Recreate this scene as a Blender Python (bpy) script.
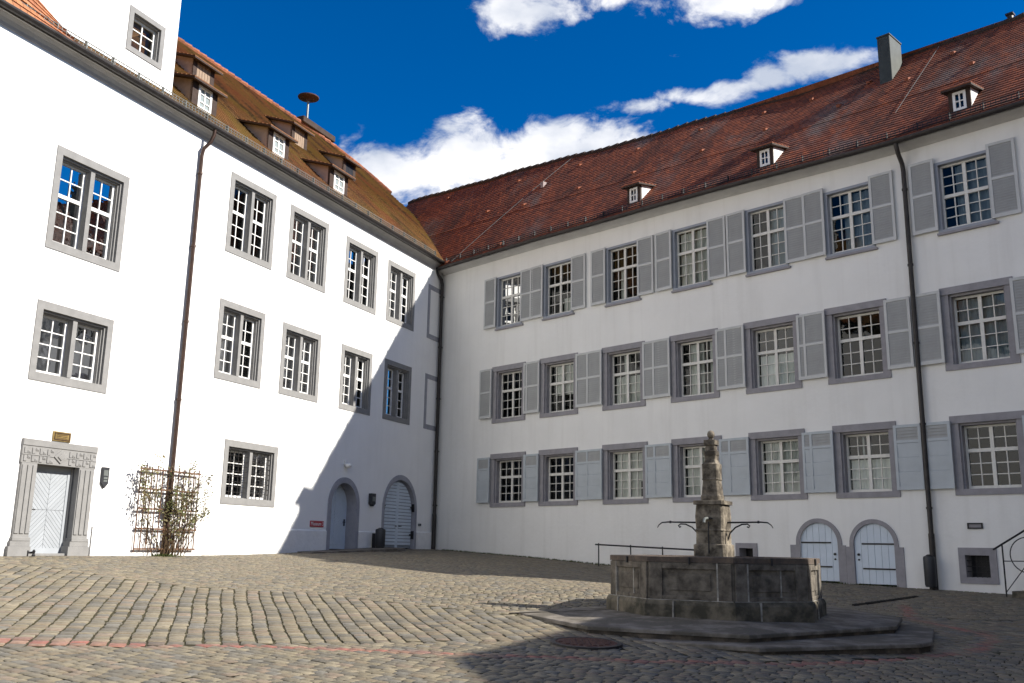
import bpy, bmesh, math, random
import numpy as np
from mathutils import Vector, Matrix

random.seed(7); rng = np.random.default_rng(11)
S = 1.2                     # metres per drawing unit
EYE = 1.6                   # eye height above the ground under the camera, drawing units
scene = bpy.context.scene
COL = scene.collection
for o in list(bpy.data.objects): bpy.data.objects.remove(o)

# ------------------------------------------------------------------ camera
FW = Vector((0, 0.976845, 0.21394823)); RT = Vector((0.99985132, -0.00368918, 0.01684408)); UP = Vector((-0.01724335, -0.21391642, 0.97669977))
cd = bpy.data.cameras.new('camera'); cam = bpy.data.objects.new('camera', cd); COL.objects.link(cam)
cd.sensor_width = 36; cd.lens = 939.47 / 1024 * 36; cd.clip_start = .1; cd.clip_end = 3000
M3 = Matrix((RT, UP, -FW)).transposed()
cam.matrix_world = Matrix.Translation((0, 0, EYE * S)) @ M3.to_4x4()
scene.camera = cam

# ------------------------------------------------------------------ sky, sun, exposure
SUN_EL = math.radians(36.5); SUN_AZ = math.atan2(.979, -.204)      # azimuth clockwise from +Y
w = bpy.data.worlds.new('World'); scene.world = w; w.use_nodes = True
nt = w.node_tree; N = nt.nodes; LK = nt.links
for n in list(N): N.remove(n)
def nd(t, **k):
    n = N.new(t)
    for a, v in k.items(): setattr(n, a, v)
    return n
def mt(op, a, b=None, c=None, clamp=False):
    n = N.new('ShaderNodeMath'); n.operation = op; n.use_clamp = clamp
    for i, v in enumerate((a, b, c)):
        if v is None: continue
        if isinstance(v, (int, float)): n.inputs[i].default_value = v
        else: LK.new(v, n.inputs[i])
    return n.outputs[0]
out = nd('ShaderNodeOutputWorld'); bg = nd('ShaderNodeBackground'); LK.new(bg.outputs[0], out.inputs[0])
sky = nd('ShaderNodeTexSky', sky_type='NISHITA', sun_disc=False)
sky.sun_elevation = SUN_EL; sky.sun_rotation = SUN_AZ; sky.air_density = 1.0; sky.dust_density = 0.0; sky.ozone_density = 5.0; sky.altitude = 900
gam = nd('ShaderNodeHueSaturation'); gam.inputs['Saturation'].default_value = 1.36; gam.inputs['Value'].default_value = .66; gam.inputs['Hue'].default_value = .508
LK.new(sky.outputs[0], gam.inputs['Color'])
tc = nd('ShaderNodeTexCoord'); sep = nd('ShaderNodeSeparateXYZ'); LK.new(tc.outputs['Generated'], sep.inputs[0])
az = mt('ARCTAN2', sep.outputs[0], sep.outputs[1]); el = mt('ARCSINE', sep.outputs[2])
nz = nd('ShaderNodeTexNoise'); nz.inputs['Scale'].default_value = 16; nz.inputs['Detail'].default_value = 9; nz.inputs['Roughness'].default_value = .6; nz.inputs['Distortion'].default_value = .3
mp = nd('ShaderNodeMapping'); mp.inputs['Scale'].default_value = (1, 1, 1.7); LK.new(tc.outputs['Generated'], mp.inputs[0]); LK.new(mp.outputs[0], nz.inputs['Vector'])
CLOUDS = [(-.13, .392, .075, .040, 1.05), (-.05, .405, .08, .040, 1.25), (.03, .412, .09, .038, 1.25), (.10, .417, .07, .030, 1.1), (.155, .418, .04, .016, .85), (-.19, .385, .04, .028, .75), (-.04, .355, .16, .035, 1.0),
          (.15, .461, .06, .011, .86), (.20, .466, .06, .013, .90), (.25, .470, .06, .014, .90), (.30, .477, .06, .017, .95), (.34, .482, .05, .019, .98), (.365, .484, .04, .016, .85),
          (.02, .556, .075, .026, 1.05), (.11, .567, .07, .022, .95), (.235, .557, .09, .022, .95), (.31, .547, .04, .012, .6), (-.075, .536, .03, .008, .42), (.2, .510, .05, .008, .36), (.52, .43, .10, .02, .3), (-.6, .42, .2, .06, .9), (-1.0, .3, .25, .06, .9)]
tot = None
for a, e, sa, se, g in CLOUDS:
    q = mt('ADD', mt('POWER', mt('DIVIDE', mt('SUBTRACT', az, a), sa), 2.0), mt('POWER', mt('DIVIDE', mt('SUBTRACT', el, e), se), 2.0))
    v = mt('MULTIPLY', mt('EXPONENT', mt('MULTIPLY', q, -.8)), g)
    tot = v if tot is None else mt('MAXIMUM', tot, v)
# unseen cloud added behind the camera and overhead as pale fill for the shaded walls
rear_fill = mt('MULTIPLY', mt('MULTIPLY', mt('SUBTRACT', mt('MULTIPLY', sep.outputs[1], -1.0), .50), 4.0, clamp=True), .90)
zen_fill = mt('MULTIPLY', mt('MULTIPLY', mt('SUBTRACT', el, .95), 3.0, clamp=True), .86)
tot = mt('MAXIMUM', tot, mt('MAXIMUM', rear_fill, zen_fill))
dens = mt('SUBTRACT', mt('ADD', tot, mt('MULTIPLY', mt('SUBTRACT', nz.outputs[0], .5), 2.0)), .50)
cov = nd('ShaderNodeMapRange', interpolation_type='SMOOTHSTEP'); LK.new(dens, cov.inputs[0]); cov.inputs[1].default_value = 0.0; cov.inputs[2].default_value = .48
n2 = nd('ShaderNodeTexNoise'); n2.inputs['Scale'].default_value = 9; n2.inputs['Detail'].default_value = 6; LK.new(mp.outputs[0], n2.inputs['Vector'])
cr = nd('ShaderNodeValToRGB'); LK.new(n2.outputs[0], cr.inputs[0])
cr.color_ramp.elements[0].position = .35; cr.color_ramp.elements[0].color = (2.9, 3.2, 3.8, 1)
cr.color_ramp.elements[1].position = .62; cr.color_ramp.elements[1].color = (6.3, 6.2, 6.1, 1)
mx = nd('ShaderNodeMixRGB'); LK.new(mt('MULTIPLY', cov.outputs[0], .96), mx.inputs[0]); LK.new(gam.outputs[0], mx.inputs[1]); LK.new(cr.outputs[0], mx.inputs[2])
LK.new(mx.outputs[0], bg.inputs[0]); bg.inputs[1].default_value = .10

sd = bpy.data.lights.new('sun', 'SUN'); sun = bpy.data.objects.new('sun', sd); COL.objects.link(sun)
sd.energy = 4.6; sd.angle = math.radians(.53); sd.color = (1, .95, .87)
dsun = Vector((math.sin(SUN_AZ) * math.cos(SUN_EL), math.cos(SUN_AZ) * math.cos(SUN_EL), math.sin(SUN_EL)))
sun.rotation_euler = dsun.to_track_quat('Z', 'Y').to_euler(); sun.location = (60, -10, 60)
vs = scene.view_settings; vs.view_transform = 'Standard'; vs.look = 'None'; vs.exposure = 1.05; vs.gamma = 1; vs.use_curve_mapping = False
scene.cycles.max_bounces = 8; scene.cycles.diffuse_bounces = 4; scene.cycles.transparent_max_bounces = 12; scene.cycles.caustics_reflective = False; scene.cycles.caustics_refractive = False

# ------------------------------------------------------------------ helpers
BS = S                       # scale from drawing units to metres of whatever is being built
class MB:
    def __init__(s): s.v = []; s.f = []; s.uv = []
    def add(s, vs, fs):
        n = len(s.v); s.v += [tuple(p) for p in vs]; s.f += [tuple(i + n for i in f) for f in fs]; return s
    def box(s, x0, x1, y0, y1, z0, z1):
        return s.add([(x0, y0, z0), (x1, y0, z0), (x1, y1, z0), (x0, y1, z0), (x0, y0, z1), (x1, y0, z1), (x1, y1, z1), (x0, y1, z1)],
                     [(0, 3, 2, 1), (4, 5, 6, 7), (0, 1, 5, 4), (1, 2, 6, 5), (2, 3, 7, 6), (3, 0, 4, 7)])
    def prism(s, poly, y0, y1):            # poly in (x, z), extruded along y
        n = len(poly)
        return s.add([(x, y0, z) for x, z in poly] + [(x, y1, z) for x, z in poly],
                     [tuple(range(n)), tuple(range(2 * n - 1, n - 1, -1))] + [(i, (i + 1) % n, n + (i + 1) % n, n + i) for i in range(n)])
    def slab(s, poly, z0, z1):             # poly in (x, y), extruded along z
        n = len(poly); zz0 = z0 if isinstance(z0, (list, tuple)) else [z0] * n; zz1 = z1 if isinstance(z1, (list, tuple)) else [z1] * n
        return s.add([(p[0], p[1], zz0[i]) for i, p in enumerate(poly)] + [(p[0], p[1], zz1[i]) for i, p in enumerate(poly)],
                     [tuple(range(n)), tuple(range(2 * n - 1, n - 1, -1))] + [(i, (i + 1) % n, n + (i + 1) % n, n + i) for i in range(n)])
    def tube(s, pts, r, n=8, cap=True):
        pts = [Vector(p) for p in pts]; rings = []; base = len(s.v)
        for i, p in enumerate(pts):
            t = (pts[min(i + 1, len(pts) - 1)] - pts[max(i - 1, 0)]).normalized()
            a = t.orthogonal().normalized() if i == 0 else (pa - t * pa.dot(t)).normalized()
            pa = a; b_ = t.cross(a); rr = r[i] if isinstance(r, (list, tuple)) else r
            s.v += [tuple(p + (a * math.cos(2 * math.pi * k / n) + b_ * math.sin(2 * math.pi * k / n)) * rr) for k in range(n)]
        for i in range(len(pts) - 1):
            for k in range(n):
                s.f.append((base + i * n + k, base + i * n + (k + 1) % n, base + (i + 1) * n + (k + 1) % n, base + (i + 1) * n + k))
        if cap:
            s.f.append(tuple(base + k for k in range(n - 1, -1, -1))); e = base + (len(pts) - 1) * n; s.f.append(tuple(e + k for k in range(n)))
        return s
    def lathe(s, prof, n=24, c=(0, 0), ph=0.0, cap=True):   # prof: (r, z)
        base = len(s.v)
        for r, z in prof:
            s.v += [(c[0] + r * math.cos(ph + 2 * math.pi * k / n), c[1] + r * math.sin(ph + 2 * math.pi * k / n), z) for k in range(n)]
        for i in range(len(prof) - 1):
            for k in range(n):
                s.f.append((base + i * n + k, base + i * n + (k + 1) % n, base + (i + 1) * n + (k + 1) % n, base + (i + 1) * n + k))
        if cap:
            s.f.append(tuple(base + k for k in range(n - 1, -1, -1))); e = base + (len(prof) - 1) * n; s.f.append(tuple(e + k for k in range(n)))
        return s
    def rect_ring(s, o, i, y0, y1):        # o,i = (x0,x1,z0,z1): four butted bars
        s.box(o[0], o[1], y0, y1, i[3], o[3]); s.box(o[0], o[1], y0, y1, o[2], i[2])
        s.box(o[0], i[0], y0, y1, i[2], i[3]); s.box(i[1], o[1], y0, y1, i[2], i[3]); return s
    def arch_ring(s, c, ri, ro, zs, zb, y0, y1, n=20, asp=1.0, aspo=None):
        aspo = aspo or asp
        def line(r, a): return [(c - r, zb)] + [(c - r * math.cos(math.pi * k / n), zs + a * r * math.sin(math.pi * k / n)) for k in range(n + 1)] + [(c + r, zb)]
        I, O = line(ri, asp), line(ro, aspo); m = len(I); b0 = len(s.v)
        for y in (y0, y1):
            s.v += [(x, y, z) for x, z in I] + [(x, y, z) for x, z in O]
        for k in range(m - 1):
            i0, i1, o0, o1 = b0 + k, b0 + k + 1, b0 + m + k, b0 + m + k + 1; d = 2 * m
            s.f += [(i0, o0, o1, i1), (i0 + d, i1 + d, o1 + d, o0 + d), (i0, i1, i1 + d, i0 + d), (o0, o0 + d, o1 + d, o1)]
        return s
    def build(s, name, mat, parent=None, org=(0, 0, 0), smooth=False, bevel=0, sc=None):
        sc = sc or BS
        me = bpy.data.meshes.new(name)
        me.from_pydata([((p[0] - org[0]) * sc, (p[1] - org[1]) * sc, (p[2] - org[2]) * sc) for p in s.v], [], s.f)
        bm = bmesh.new(); bm.from_mesh(me); bmesh.ops.recalc_face_normals(bm, faces=bm.faces)
        if bevel:
            ed = [e for e in bm.edges if len(e.link_faces) == 2 and e.calc_face_angle(0) > .6]
            bmesh.ops.bevel(bm, geom=ed, offset=bevel * sc, segments=1, affect='EDGES', clamp_overlap=True)
        bm.to_mesh(me); bm.free()
        if smooth:
            for p in me.polygons: p.use_smooth = True
            if smooth != 'all':
                try: me.set_sharp_from_angle(angle=math.radians(40))
                except Exception: pass
        me.materials.append(mat)
        o = bpy.data.objects.new(name, me); COL.objects.link(o)
        if parent is not None: o.parent = parent
        return o
def join(a, b_):
    """surface pattern goes into its part's mesh as one more material slot"""
    me_ = a.data; n0 = len(me_.polygons); k = len(me_.materials); bm = bmesh.new(); bm.from_mesh(me_); bm.from_mesh(b_.data); bm.faces.ensure_lookup_table()
    for f in bm.faces[n0:]: f.material_index = k
    bm.to_mesh(me_); bm.free(); me_.materials.append(b_.data.materials[0]); bpy.data.objects.remove(b_); return a
W0 = (0, 0, -EYE)            # origin of everything drawn in wall coordinates
def tag(o, label=None, cat=None, group=None, kind=None):
    if label: o['label'] = label
    if cat: o['category'] = cat
    if group: o['group'] = group
    if kind: o['kind'] = kind
    return o
def empty(name, loc, rz=0.0, label=None, cat=None, group=None):
    o = bpy.data.objects.new(name, None); COL.objects.link(o); o.empty_display_size = .3
    o.location = (loc[0] * S, loc[1] * S, (loc[2] + EYE) * S); o.rotation_euler = (0, 0, rz)
    return tag(o, label, cat, group)
def clip(poly, a, b, c):                   # keep a*x+b*z<=c
    o = []
    for i in range(len(poly)):
        p, q = poly[i], poly[(i + 1) % len(poly)]; dp, dq = a * p[0] + b * p[1] - c, a * q[0] + b * q[1] - c
        if dp <= 0: o.append(p)
        if dp * dq < 0: t = dp / (dp - dq); o.append((p[0] + (q[0] - p[0]) * t, p[1] + (q[1] - p[1]) * t))
    return o
def lerp(x, xs, ys): return float(np.interp(x, xs, ys))

# ------------------------------------------------------------------ materials
def mat(name, col, rough=.8, spec=.3, metal=0.0, var=.12, scale=3.0, bump=.0, bscale=40, col2=None, streak=0, mix_at=(.45, .65), detail=6, stretch=(1, 1, 1), island=0.0):
    m = bpy.data.materials.new(name); m.use_nodes = True; t = m.node_tree; n = t.nodes; l = t.links
    bs = n['Principled BSDF']; bs.inputs['Roughness'].default_value = rough; bs.inputs['Metallic'].default_value = metal; bs.inputs['Specular IOR Level'].default_value = spec
    tcn = n.new('ShaderNodeTexCoord'); mpn = n.new('ShaderNodeMapping'); mpn.inputs['Scale'].default_value = stretch; l.new(tcn.outputs['Object'], mpn.inputs[0])
    no = n.new('ShaderNodeTexNoise'); no.inputs['Scale'].default_value = scale; no.inputs['Detail'].default_value = detail; no.inputs['Roughness'].default_value = .6; l.new(mpn.outputs[0], no.inputs['Vector'])
    rp = n.new('ShaderNodeValToRGB'); l.new(no.outputs[0], rp.inputs[0])
    c2 = col2 if col2 else tuple(c * (1 - var * 1.6) for c in col)
    rp.color_ramp.elements[0].position = mix_at[0] - .12 if not col2 else mix_at[0]; rp.color_ramp.elements[1].position = mix_at[1]
    rp.color_ramp.elements[0].color = (*c2, 1); rp.color_ramp.elements[1].color = (*col, 1)
    last = rp.outputs[0]
    if streak:
        m2 = n.new('ShaderNodeMapping'); m2.inputs['Scale'].default_value = (2.2, 2.2, .16); l.new(tcn.outputs['Object'], m2.inputs[0])
        n2_ = n.new('ShaderNodeTexNoise'); n2_.inputs['Scale'].default_value = 1.6; n2_.inputs['Detail'].default_value = 5; l.new(m2.outputs[0], n2_.inputs['Vector'])
        mr = n.new('ShaderNodeMapRange'); mr.inputs[1].default_value = .5; mr.inputs[2].default_value = .8; mr.inputs[3].default_value = 0; mr.inputs[4].default_value = streak; l.new(n2_.outputs[0], mr.inputs[0])
        mm = n.new('ShaderNodeMixRGB'); l.new(mr.outputs[0], mm.inputs[0]); l.new(last, mm.inputs[1]); mm.inputs[2].default_value = (col[0] * .62, col[1] * .6, col[2] * .56, 1); last = mm.outputs[0]
    if island:
        gi = n.new('ShaderNodeNewGeometry'); hv = n.new('ShaderNodeMapRange'); hv.inputs[3].default_value = 1 - island; hv.inputs[4].default_value = 1 + island; l.new(gi.outputs['Random Per Island'], hv.inputs[0])
        mm = n.new('ShaderNodeVectorMath'); mm.operation = 'SCALE'; l.new(last, mm.inputs[0]); l.new(hv.outputs[0], mm.inputs['Scale']); last = mm.outputs[0]
    l.new(last, bs.inputs['Base Color'])
    if bump:
        nb = n.new('ShaderNodeTexNoise'); nb.inputs['Scale'].default_value = bscale; nb.inputs['Detail'].default_value = 5; l.new(tcn.outputs['Object'], nb.inputs['Vector'])
        bp = n.new('ShaderNodeBump'); bp.inputs['Strength'].default_value = bump; bp.inputs['Distance'].default_value = .03; l.new(nb.outputs[0], bp.inputs['Height']); l.new(bp.outputs[0], bs.inputs['Normal'])
    return m
M = {}
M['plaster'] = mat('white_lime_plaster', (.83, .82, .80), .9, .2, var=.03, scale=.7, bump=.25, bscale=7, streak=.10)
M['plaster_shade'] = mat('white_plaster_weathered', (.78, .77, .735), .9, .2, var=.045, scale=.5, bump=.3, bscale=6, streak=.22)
M['plinth'] = mat('painted_brick_plinth', (.80, .79, .77), .9, .2, var=.06, scale=3, bump=.6, bscale=9)
M['lime'] = mat('light_grey_limestone', (.245, .24, .232), .85, .3, var=.1, scale=4, bump=.2, bscale=60)
M['lime2'] = mat('grey_purple_stone', (.30, .288, .30), .85, .3, var=.12, scale=4, bump=.2, bscale=60)
M['lime3'] = mat('blue_grey_stone', (.33, .33, .36), .85, .3, var=.1, scale=4, bump=.2, bscale=60)  # bluish grey stone of the blind niches, arched door and gate
M['cornice'] = mat('grey_cornice', (.36, .345, .33), .85, .3, var=.1, scale=2, bump=.2, bscale=30, streak=.15)
M['cornice2'] = mat('pale_cornice', (.52, .51, .49), .85, .3, var=.1, scale=2, bump=.2, bscale=30, streak=.2)
M['white'] = mat('white_window_paint', (.80, .79, .76), .55, .4, var=.05, scale=8)
M['cream'] = mat('cream_window_paint', (.70, .68, .62), .55, .4, var=.08, scale=8)
M['shutter'] = mat('blue_grey_shutter_paint', (.53, .535, .52), .65, .35, var=.07, scale=2.2, bump=.05)
M['slat'] = mat('grey_louvre_paint', (.37, .375, .365), .7, .3, var=.07, scale=3)
M['pale_shutter'] = mat('pale_blue_shutter_panel', (.45, .485, .505), .65, .35, var=.06, scale=2.5)
M['revealblue'] = mat('slate_blue_frame_paint', (.30, .32, .36), .65, .35, var=.06, scale=3)
M['doorpaint'] = mat('pale_grey_door_paint', (.33, .35, .37), .55, .4, var=.05, scale=3, island=.05)
M['doorblue'] = mat('pale_blue_door_paint', (.57, .64, .71), .55, .4, var=.05, scale=3)
M['bluegap'] = mat('shadow_blue_board_gap', (.27, .30, .335), .8, .2, var=.1)
M['iron'] = mat('black_wrought_iron', (.018, .018, .02), .5, .5, metal=.3, var=.2)
M['darkmetal'] = mat('dark_sheet_metal', (.045, .04, .038), .5, .5, metal=.5, var=.25, scale=5)
M['zinc'] = mat('weathered_zinc', (.20, .215, .205), .5, .5, metal=.5, var=.2, scale=4)
M['chim'] = mat('green_grey_chimney_cladding', (.055, .064, .056), .6, .4, metal=.2, var=.2, scale=4)
M['copper'] = mat('brown_copper_pipe', (.075, .042, .030), .45, .5, metal=.55, var=.25, scale=6)
M['bin'] = mat('anthracite_bin', (.035, .037, .042), .5, .5, metal=.3, var=.15)
M['wood'] = mat('dark_brown_timber', (.055, .035, .027), .8, .3, var=.25, scale=7)
M['woodpale'] = mat('weathered_timber_shutter', (.33, .24, .17), .8, .3, var=.25, scale=7, stretch=(6, 6, .6))
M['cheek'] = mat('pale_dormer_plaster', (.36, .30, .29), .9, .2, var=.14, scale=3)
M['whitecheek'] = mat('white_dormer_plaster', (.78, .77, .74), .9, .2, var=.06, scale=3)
M['inside'] = mat('darkened_interior', (.045, .042, .04), .9, .1, var=.2, scale=.8)  # room dimness put into the colour: near black behind the windows
M['curtain'] = mat('white_net_curtain', (.78, .77, .73), .9, .1, var=.1, scale=9, stretch=(1, 1, .05))
M['bluecurtain'] = mat('reflection_tinted_blind', (.30, .36, .42), .9, .1, var=.1, scale=9, stretch=(1, 1, .05))  # blinds, their colour tinted blue for the sky reflected in these panes
M['red'] = mat('red_sign_enamel', (.42, .015, .03), .4, .5, var=.05)
M['whiteink'] = mat('white_sign_letters', (.8, .8, .8), .5, .3, var=.02)
M['brass'] = mat('old_brass_plate', (.36, .25, .09), .45, .5, metal=.6, var=.3, scale=9)
M['opalpane'] = mat('curtained_pale_pane', (.30, .34, .335), .15, .5, var=.1, scale=9)
M['opal'] = mat('opal_lamp_glass', (.72, .72, .70), .3, .5, var=.03)
M['trellis'] = mat('brown_trellis_wood', (.16, .085, .05), .8, .3, var=.25, scale=10)
M['stem'] = mat('brown_rose_stem', (.10, .065, .035), .85, .2, var=.25, scale=12)
M['leaf'] = mat('olive_rose_leaf', (.075, .105, .03), .7, .3, var=.3, scale=7, col2=(.115, .09, .04), island=.35)
M['moss'] = mat('green_ground_weeds', (.07, .085, .025), .9, .2, var=.3, scale=12, island=.4)
M['fstone'] = mat('weathered_fountain_sandstone', (.20, .176, .142), .9, .25, scale=5, col2=(.05, .043, .035), bump=.5, bscale=22, mix_at=(.33, .72))
M['fstone2'] = mat('mossy_fountain_base_stone', (.16, .138, .102), .9, .25, scale=2.8, col2=(.05, .046, .034), bump=.6, bscale=22, mix_at=(.4, .62))
M['pstone'] = mat('pale_weathered_column_stone', (.29, .25, .19), .9, .25, scale=4.5, col2=(.055, .046, .036), bump=.35, bscale=25, mix_at=(.41, .70), streak=.5)
M['mortar'] = mat('pale_mortar_joint', (.37, .35, .31), .9, .2, var=.4, scale=8, bump=.3)
M['rim'] = mat('rusty_brown_rim_stone', (.125, .095, .07), .85, .3, scale=5, col2=(.07, .055, .045), bump=.4, bscale=30)
M['step'] = mat('worn_step_stone', (.215, .19, .16), .9, .25, scale=2.2, col2=(.10, .088, .07), bump=.5, bscale=20)
M['riser'] = mat('shaded_brown_riser', (.12, .098, .075), .9, .25, scale=3, col2=(.05, .042, .034), bump=.5, bscale=20)  # brown riser stone, colour darkened further for the shade under the nosing
M['rust'] = mat('rusty_cast_iron', (.13, .062, .045), .75, .4, metal=.3, var=.35, scale=14, bump=.4, bscale=40)
M['water'] = mat('dark_basin_water', (.01, .014, .012), .05, .5, var=.1)
M['ridge'] = mat('red_ridge_tile', (.28, .105, .055), .85, .25, var=.3, scale=5, island=.3)
M['venttile'] = mat('bright_terracotta_vent', (.27, .085, .042), .8, .3, var=.15)

def glass_mat():
    m = bpy.data.materials.new('window_glass'); m.use_nodes = True; t = m.node_tree; n = t.nodes; l = t.links
    for x in list(n): n.remove(x)
    o = n.new('ShaderNodeOutputMaterial'); mx_ = n.new('ShaderNodeMixShader'); tr = n.new('ShaderNodeBsdfTransparent'); gl = n.new('ShaderNodeBsdfGlossy'); fr = n.new('ShaderNodeFresnel')
    tr.inputs[0].default_value = (.80, .85, .83, 1); gl.inputs['Roughness'].default_value = .015; gl.inputs[0].default_value = (.5, .51, .51, 1); fr.inputs[0].default_value = 1.55
    tcn = n.new('ShaderNodeTexCoord'); no = n.new('ShaderNodeTexNoise'); no.inputs['Scale'].default_value = 2.2; no.inputs['Detail'].default_value = 2; l.new(tcn.outputs['Object'], no.inputs['Vector'])
    bp = n.new('ShaderNodeBump'); bp.inputs['Strength'].default_value = .06; bp.inputs['Distance'].default_value = .08; l.new(no.outputs[0], bp.inputs['Height'])
    l.new(bp.outputs[0], gl.inputs['Normal']); l.new(bp.outputs[0], fr.inputs['Normal'])
    ad = n.new('ShaderNodeMath'); ad.operation = 'MULTIPLY_ADD'; ad.inputs[1].default_value = 1.05; ad.inputs[2].default_value = .0; ad.use_clamp = True; l.new(fr.outputs[0], ad.inputs[0])
    l.new(ad.outputs[0], mx_.inputs[0]); l.new(tr.outputs[0], mx_.inputs[1]); l.new(gl.outputs[0], mx_.inputs[2]); l.new(mx_.outputs[0], o.inputs[0])
    return m
M['glass'] = glass_mat()

def roof_mat(name, cols, patch, pat_scale=.5, tile=(.17, .155)):
    """beaver-tail tiles: colour per tile from a brick texture laid in the roof's own metres (UV)"""
    m = bpy.data.materials.new(name); m.use_nodes = True; t = m.node_tree; n = t.nodes; l = t.links
    bs = n['Principled BSDF']; bs.inputs['Roughness'].default_value = .8; bs.inputs['Specular IOR Level'].default_value = .35
    uv = n.new('ShaderNodeUVMap'); uv.uv_map = 'UVMap'
    br = n.new('ShaderNodeTexBrick'); l.new(uv.outputs[0], br.inputs['Vector'])
    br.inputs['Scale'].default_value = 1; br.inputs['Brick Width'].default_value = tile[0] * S; br.inputs['Row Height'].default_value = tile[1] * S; br.inputs['Mortar Size'].default_value = .012; br.inputs['Mortar Smooth'].default_value = .3
    br.inputs['Color1'].default_value = (0, 0, 0, 1); br.inputs['Color2'].default_value = (1, 1, 1, 1); br.inputs['Mortar'].default_value = (.5, .5, .5, 1); br.offset = .5
    rp = n.new('ShaderNodeValToRGB'); l.new(br.outputs['Color'], rp.inputs[0]); e = rp.color_ramp.elements
    e[0].color = (*cols[0], 1); e[1].color = (*cols[2], 1); x = e.new(.5); x.color = (*cols[1], 1)
    def noise(sc, st, d=6):
        mpn = n.new('ShaderNodeMapping'); mpn.inputs['Scale'].default_value = (*st, 1); l.new(uv.outputs[0], mpn.inputs[0])
        k = n.new('ShaderNodeTexNoise'); k.inputs['Scale'].default_value = sc; k.inputs['Detail'].default_value = d; k.inputs['Roughness'].default_value = .65; l.new(mpn.outputs[0], k.inputs['Vector']); return k.outputs[0]
    last = rp.outputs[0]
    for (sc, st, lo, hi, amt, c) in patch:
        mr = n.new('ShaderNodeMapRange'); mr.inputs[1].default_value = lo; mr.inputs[2].default_value = hi; mr.inputs[4].default_value = amt; l.new(noise(sc, st), mr.inputs[0])
        mm = n.new('ShaderNodeMixRGB'); l.new(mr.outputs[0], mm.inputs[0]); l.new(last, mm.inputs[1]); mm.inputs[2].default_value = (*c, 1); last = mm.outputs[0]
    md = n.new('ShaderNodeMixRGB'); md.blend_type = 'MULTIPLY'; md.inputs[0].default_value = 1; l.new(last, md.inputs[1])
    jr = n.new('ShaderNodeMapRange'); jr.inputs[3].default_value = 1; jr.inputs[4].default_value = .45; l.new(br.outputs['Fac'], jr.inputs[0]); l.new(jr.outputs[0], md.inputs[2])
    l.new(md.outputs[0], bs.inputs['Base Color'])
    bp = n.new('ShaderNodeBump'); bp.inputs['Strength'].default_value = .5; bp.inputs['Distance'].default_value = .03
    sb = n.new('ShaderNodeMath'); sb.operation = 'MULTIPLY_ADD'; sb.inputs[1].default_value = -1; l.new(br.outputs['Fac'], sb.inputs[0]); nm = n.new('ShaderNodeMath'); nm.operation = 'MULTIPLY'; nm.inputs[1].default_value = .4; l.new(noise(30, (1, 1), 2), nm.inputs[0]); l.new(nm.outputs[0], sb.inputs[2])
    l.new(sb.outputs[0], bp.inputs['Height']); l.new(bp.outputs[0], bs.inputs['Normal'])
    return m
M['roofL'] = roof_mat('mossy_golden_roof_tiles', [(.18, .09, .04), (.33, .165, .06), (.48, .24, .09)],
    [(.5, (1, .5), .44, .56, .8, (.30, .20, .045)), (.25, (1, .8), .50, .60, .75, (.34, .125, .055)), (.9, (1, .3), .50, .60, .78, (.10, .062, .032)), (2.5, (1, .4), .52, .66, .5, (.40, .24, .10))], tile=(.2, .19))
M['roofR'] = roof_mat('weathered_red_roof_tiles', [(.14, .040, .022), (.225, .062, .029), (.32, .092, .038)],
    [(.45, (1.3, .35), .48, .64, .62, (.07, .032, .023)), (.30, (1, .6), .53, .64, .7, (.17, .155, .145)), (1.6, (1, .25), .5, .7, .6, (.05, .032, .025))])

M['dtileL2'] = roof_mat('red_apron_tiles', [(.30, .11, .05), (.36, .14, .06), (.42, .17, .075)], [(.6, (1, .5), .5, .7, .5, (.22, .12, .04))])

def cobble_mat():
    m = bpy.data.materials.new('granite_setts'); m.use_nodes = True; t = m.node_tree; n = t.nodes; l = t.links
    bs = n['Principled BSDF']; bs.inputs['Roughness'].default_value = .72; bs.inputs['Specular IOR Level'].default_value = .35
    at = n.new('ShaderNodeAttribute'); at.attribute_name = 'Col'
    tcn = n.new('ShaderNodeTexCoord'); no = n.new('ShaderNodeTexNoise'); no.inputs['Scale'].default_value = 11; no.inputs['Detail'].default_value = 7; no.inputs['Roughness'].default_value = .7; l.new(tcn.outputs['Object'], no.inputs['Vector'])
    mr = n.new('ShaderNodeMapRange'); mr.inputs[1].default_value = .3; mr.inputs[2].default_value = .7; mr.inputs[3].default_value = .62; mr.inputs[4].default_value = 1.25; l.new(no.outputs[0], mr.inputs[0])
    mm = n.new('ShaderNodeVectorMath'); mm.operation = 'SCALE'; l.new(at.outputs['Color'], mm.inputs[0]); l.new(mr.outputs[0], mm.inputs['Scale']); l.new(mm.outputs[0], bs.inputs['Base Color'])
    bp = n.new('ShaderNodeBump'); bp.inputs['Strength'].default_value = .45; bp.inputs['Distance'].default_value = .02; l.new(no.outputs[0], bp.inputs['Height']); l.new(bp.outputs[0], bs.inputs['Normal'])
    return m
M['cobble'] = cobble_mat()
M['ground'] = mat('mossy_joint_soil', (.066, .056, .036), .95, .15, scale=5, col2=(.05, .045, .022), bump=.6, bscale=30)
M['far'] = mat('far_grass_ground', (.09, .10, .05), .95, .15, scale=.2, var=.3)

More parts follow.
